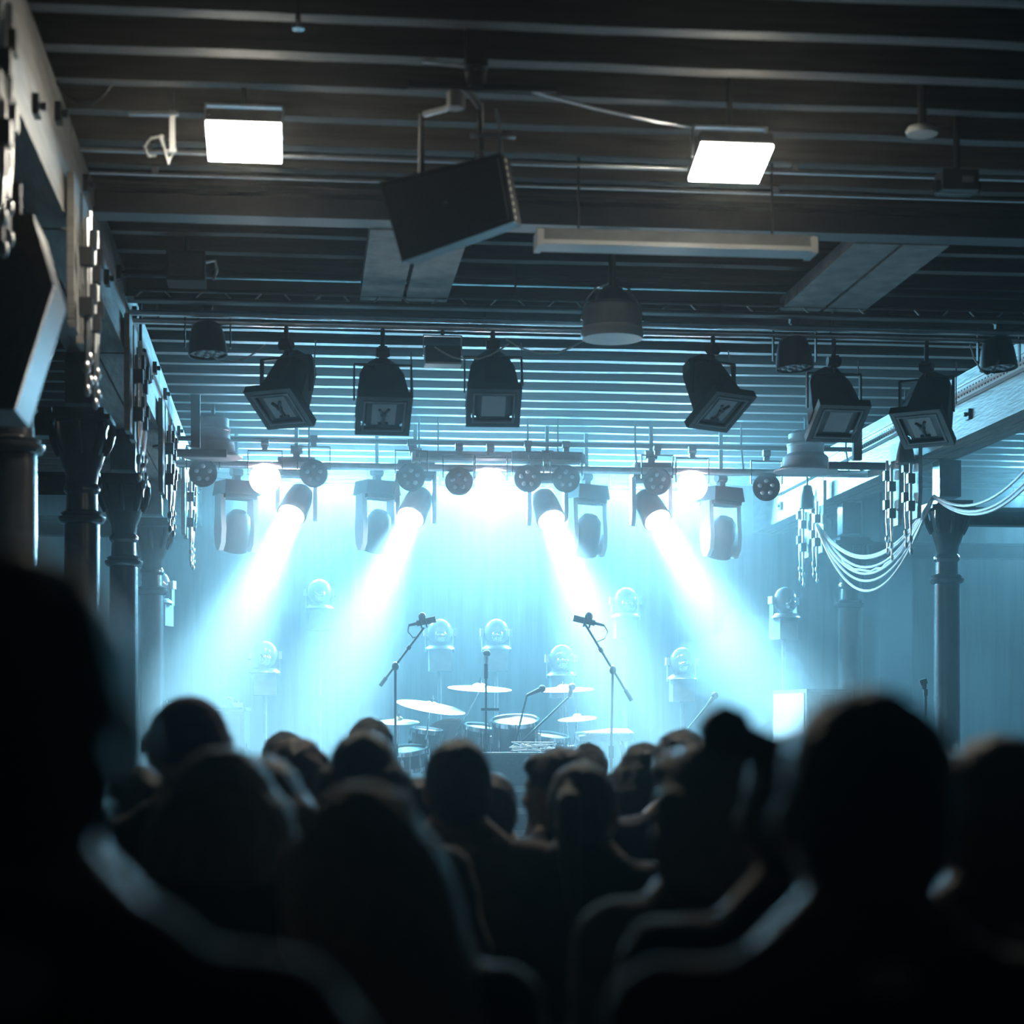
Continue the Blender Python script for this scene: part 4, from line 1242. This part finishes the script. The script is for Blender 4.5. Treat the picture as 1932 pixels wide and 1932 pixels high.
def person(px, ytop, d, label, hair='short', hc='dark', top='black', face=0.0, pose='down', skin=0, w=1.0, sw=1.0, tilt=0.0, vox=.014, hood=False, hair_len=.35, lift=.004, extra=None, sweep=0.0):
    p = at(px, ytop, d)
    Htot = p.z - (lift if hair != 'bald' else 0)
    o = Vector((p.x, p.y, 0))
    t = thing('person', label, 'person', o, (0, 0, face), 'people in the crowd')
    H = Htot; s = H / 1.75
    S, E, Wr = limbs(H, sw, pose)
    torso = [((0, 0, .95 * s), (.155 * sw, .112, .12)), ((0, 0, 1.10 * s), (.140 * sw, .105, .16)), ((0, -.005, 1.27 * s), (.165 * sw, .12, .19))]
    # --- body, one continuous surface
    b = MB()
    for c, r in torso: b.ell(c, r, 20, 14)
    cap(b, (-.14 * sw, -.012, 1.415 * s), (.14 * sw, -.012, 1.415 * s), .062, .062)
    for k in (-1, 1): cap(b, (k * .11 * sw, -.02, 1.435 * s), (k * .03, -.02, 1.53 * s), .05, .044)
    cap(b, (0, -.022, 1.44 * s), (0, -.006, H - .17), .060, .054)
    head_shapes(b, H, w)
    for k, (a, e, q) in enumerate(zip(S, E, Wr)):
        cap(b, a, e, .050, .041); cap(b, e, q, .040, .027)
    for k in (-1, 1):
        cap(b, (k * .085, 0, .92 * s), (k * .10, .015, .50 * s), .086, .058); cap(b, (k * .10, .015, .50 * s), (k * .10, -.015, .10), .055, .040)
        cap(b, (k * .10, -.02, .05), (k * .105, .10, .035), .038, .034)
    me = fuse(b, 'body', M_skin[skin], vox)
    hb = MB()
    for k, (e, q) in enumerate(zip(E, Wr)):
        hand(hb, q, q - e, Vector((0, 0, 1)) if pose == 'front' else Vector(((-1, 1)[k], .2, .2)), (-1, 1)[k])
    hm = fuse(hb, 'h', M_skin[skin], .0045, 2)
    bm = bmesh.new(); bm.from_mesh(me); bm.from_mesh(hm); bm.to_mesh(me); bm.free(); me.shade_smooth()
    link('body', me, t)
    ey = MB()
    for k in (-1, 1): ey.ell((k * .033, .068, H - .112), (.012, .010, .008), 10, 8)
    ey.build('eyes', M_eye, t)
    # --- clothes
    g = MB()
    for c, r in torso: g.ell(c, (r[0] + .022, r[1] + .024, r[2] + .02), 20, 14)
    cap(g, (-.145 * sw, -.012, 1.412 * s), (.145 * sw, -.012, 1.412 * s), .078, .078)
    for k in (-1, 1): cap(g, (k * .115 * sw, -.022, 1.43 * s), (k * .045, -.025, 1.50 * s), .062, .048)
    for k, (a, e, q) in enumerate(zip(S, E, Wr)):
        cap(g, a, e, .070, .058); cap(g, e, e.lerp(q, .92), .057, .042)
    for k in range(10):            # collar
        a = k * 2 * pi / 10
        g.ell((.062 * math.cos(a), -.02 + .066 * math.sin(a), 1.505 * s - .012 * math.sin(a)), (.022, .022, .026), 8, 6)
    if hood:
        for k in range(9):
            a = pi + k * pi / 8
            g.ell((.12 * math.cos(a), -.04 + .10 * math.sin(a), 1.49 * s + .01 * math.sin(a)), (.05, .045, .055), 10, 8)
        g.ell((0, -.12, 1.43 * s), (.11, .06, .10), 14, 10)
    gm = fuse(g, 'jacket', CLO[top], vox)
    for v, vn in zip(gm.vertices, [x.normal.copy() for x in gm.vertices]):          # folds in the cloth
        n = noise.noise(Vector((v.co.x * 9 + px * .1, v.co.y * 9, v.co.z * 14))) * .010 + noise.noise(Vector((v.co.x * 24, v.co.y * 24 + px, v.co.z * 30))) * .004
        v.co += vn * n
    link('jacket', gm, t)
    g = MB()
    g.ell((0, 0, .95 * s), (.163 * sw, .12, .11), 18, 10)
    for k in (-1, 1):
        cap(g, (k * .085, 0, .92 * s), (k * .10, .015, .50 * s), .096, .070); cap(g, (k * .10, .015, .50 * s), (k * .10, -.015, .12), .068, .058)
    link('trousers', fuse(g, 'trousers', M_jean, .02), t)
    for k in (-1, 1):
        MB().ell((k * .103, .035, .05), (.05, .14, .05), 14, 8).box((k * .103, .035, .012), (.09, .26, .022)).build('shoe', M_shoe, t)
    # --- hair
    rnd = random.Random(int(px * 7 + ytop))
    if hair != 'bald':
        h = MB()
        if hair == 'beanie':
            h.ell((0, -.014, H - .078), (.090 * w, .110, .096), 22, 14)
            for k in range(16):
                a = k * pi / 8
                h.ell((.083 * w * math.cos(a), -.014 + .102 * math.sin(a), H - .095), (.022, .022, .028), 8, 6)
        else:
            h.ell((0, -.024, H - .085), (.085 * w, .098, .099), 22, 14)
            h.ell((0, -.045, H - .13), (.078 * w, .072, .085), 18, 12)
            h.ell((0, .045, H - .045), (.062 * w, .05, .042), 14, 10)
        if hair == 'curly':
            for k in range(170):
                a = rnd.uniform(0, 2 * pi); e = rnd.uniform(-.5, 1.5)
                h.ell((.088 * w * math.cos(a) * math.cos(e), -.03 + .098 * math.sin(a) * math.cos(e) * (1 if math.sin(a) < 0 else .75), H - .088 + .10 * math.sin(e)), rnd.uniform(.010, .018), 8, 6)
        if hair in ('long', 'bob'):
            L = hair_len
            for k in range(9):
                a = pi + .0 + k * pi / 8
                x = .078 * w * math.cos(a); y_ = -.02 + .085 * math.sin(a)
                q = Vector((x, y_, H - .10)); z2 = H - .10 - L * (.85 + .15 * rnd.random())
                m1 = Vector((x * 1.25, y_ - .015, H - .10 - L * .5))
                e1 = Vector((x * 1.5 + rnd.uniform(-.015, .015), y_ - .03, z2))
                m1.x += sweep * .45; e1.x += sweep
                cap(h, q, m1, .036, .040, 10); cap(h, m1, e1, .040, .022, 10)
        if hair == 'bun':
            h.ell((-.118, -.05, H + .010), (.041, .041, .038), 16, 12)
            cap(h, (-.03, -.04, H - .04), (-.10, -.05, H + .005), .034, .018)
        if hair == 'ponytail':
            h.ell((0, -.125, H - .07), (.03, .03, .03), 10, 8)
            pts = [Vector((.0, -.12, H - .07)), Vector((.02, -.17, H - .09)), Vector((.03, -.19, H - .17)), Vector((.03, -.17, H - .28)), Vector((.025, -.16, H - .36))]
            for i in range(4): cap(h, pts[i], pts[i + 1], (.028, .034, .034, .028)[i], (.034, .034, .028, .012)[i], 10)
        hmesh = fuse(h, 'beanie' if hair == 'beanie' else 'hair', CLO[hc] if hair == 'beanie' else HAIR[hc], min(vox, .010), 2)
        amp = .002 if hair == 'beanie' else .005
        for v, vn in zip(hmesh.vertices, [x.normal.copy() for x in hmesh.vertices]):
            n = noise.noise(Vector((v.co.x * 45 + px, v.co.y * 45, v.co.z * (14 if hair in ('long', 'ponytail') else 40)))) * amp
            v.co += vn * n
        link('beanie' if hair == 'beanie' else 'hair', hmesh, t)
    return t


person(20, 1062, 1.36, 'tall person with thick dark hair seen from behind, huge at the left edge', 'short', 'dark', 'charcoal', face=.05, w=1.05, sw=1.0, vox=.009, lift=.004)
person(78, 1468, 2.45, 'person in profile facing right, peeping out beside the big left head', 'short', 'black', 'black', face=-1.45, skin=0, vox=.009)
person(356, 1323, 4.5, 'person in a dark beanie before the left amplifier', 'beanie', 'plum', 'black', face=.1, w=1.02, skin=1)
person(420, 1418, 3.25, 'person with smooth shoulder length hair and a hooded jacket at left', 'bob', 'brown', 'charcoal', face=.05, hood=True, hair_len=.2, w=1.06, vox=.011)
person(494, 1432, 3.75, 'person half hidden behind the shoulder length haired head at left', 'bob', 'auburn', 'black', hair_len=.25, face=-.1)
person(535, 1384, 7.1, 'distant person with short black hair right of the left amplifier', 'short', 'black', 'black', face=.2)
person(566, 1405, 5.6, 'person with short reddish hair between the beanie and the long hair', 'curly', 'auburn', 'plum', face=-.2, w=.96)
person(699, 1356, 7.2, 'distant tall person with short dark hair left of the boom stand', 'short', 'black', 'navy')
person(686, 1386, 4.5, 'person with long dark hair just behind the blonde woman', 'long', 'dark', 'grey', hair_len=.30, w=.98)
person(690, 1486, 2.75, 'person with long blonde hair over one shoulder in a dark coat', 'long', 'blonde', 'black', hair_len=.46, face=-.15, sw=.98, sweep=.10, vox=.010, w=1.08)
person(862, 1399, 4.9, 'broad person in a brownish jacket with cropped dark hair at the centre', 'short', 'black', 'brown', sw=1.16, face=.05, w=1.0, skin=1)
person(925, 1462, 6.2, 'small head peeping out right of the broad centre person', 'short', 'black', 'black')
person(788, 1470, 5.6, 'small dark head peeping out left of the broad centre person', 'bob', 'black', 'black', hair_len=.12)
person(1047, 1414, 5.6, 'person turned left with dark hair right of the broad centre person', 'short', 'black', 'black', face=.85, skin=1)
person(1107, 1405, 8.1, 'distant person with a round dark head below the keyboard', 'short', 'black', 'charcoal')
person(1105, 1443, 4.9, 'person with pulled back hair and a ponytail at the centre right', 'ponytail', 'dark', 'charcoal', face=-.5)
person(1211, 1404, 6.6, 'person with a dark shaggy bob below the keyboard at right', 'bob', 'black', 'black', hair_len=.13, w=.98)
person(1278, 1386, 6.0, 'person with curly dark hair left of the topknot', 'curly', 'black', 'navy', w=.85)
person(1322, 1402, 3.3, 'grey haired person half hidden left of the topknot', 'bob', 'grey', 'grey', face=.5, hair_len=.14, w=.92)
person(1508, 1388, 2.75, 'person with a round topknot bun beside the big right head', 'bun', 'black', 'black', face=.0, extra=None, vox=.010, skin=1)
person(1628, 1319, 1.95, 'person with a big round dark head in front at right', 'short', 'black', 'black', sw=1.05, w=1.02, vox=.009, lift=.002)
person(1872, 1397, 2.75, 'person with plum tinted dark hair at the right edge', 'short', 'auburn', 'plum', face=.1, w=1.05, sw=1.05, vox=.010)
person(268, 1452, 5.2, 'dark coated person between the big left head and the beanie', 'short', 'black', 'olive', hood=True)
pf, pc = SMOKE
pm = fuse(pf, 'smoke_puff', haze_mat('smoke', 0.30), .035, 6)
for v, vn in zip(pm.vertices, [x.normal.copy() for x in pm.vertices]):
    v.co += vn * (noise.noise(v.co * 7) * .05 + noise.noise(v.co * 16) * .025)
po = bpy.data.objects.new('smoke_puff', pm); COL.objects.link(po); po.location = pc
tag(po, 'bright billowing puff of smoke at the foot of the right beam', 'smoke'); po['kind'] = 'stuff'
bpy.data.objects.remove(_tmp)
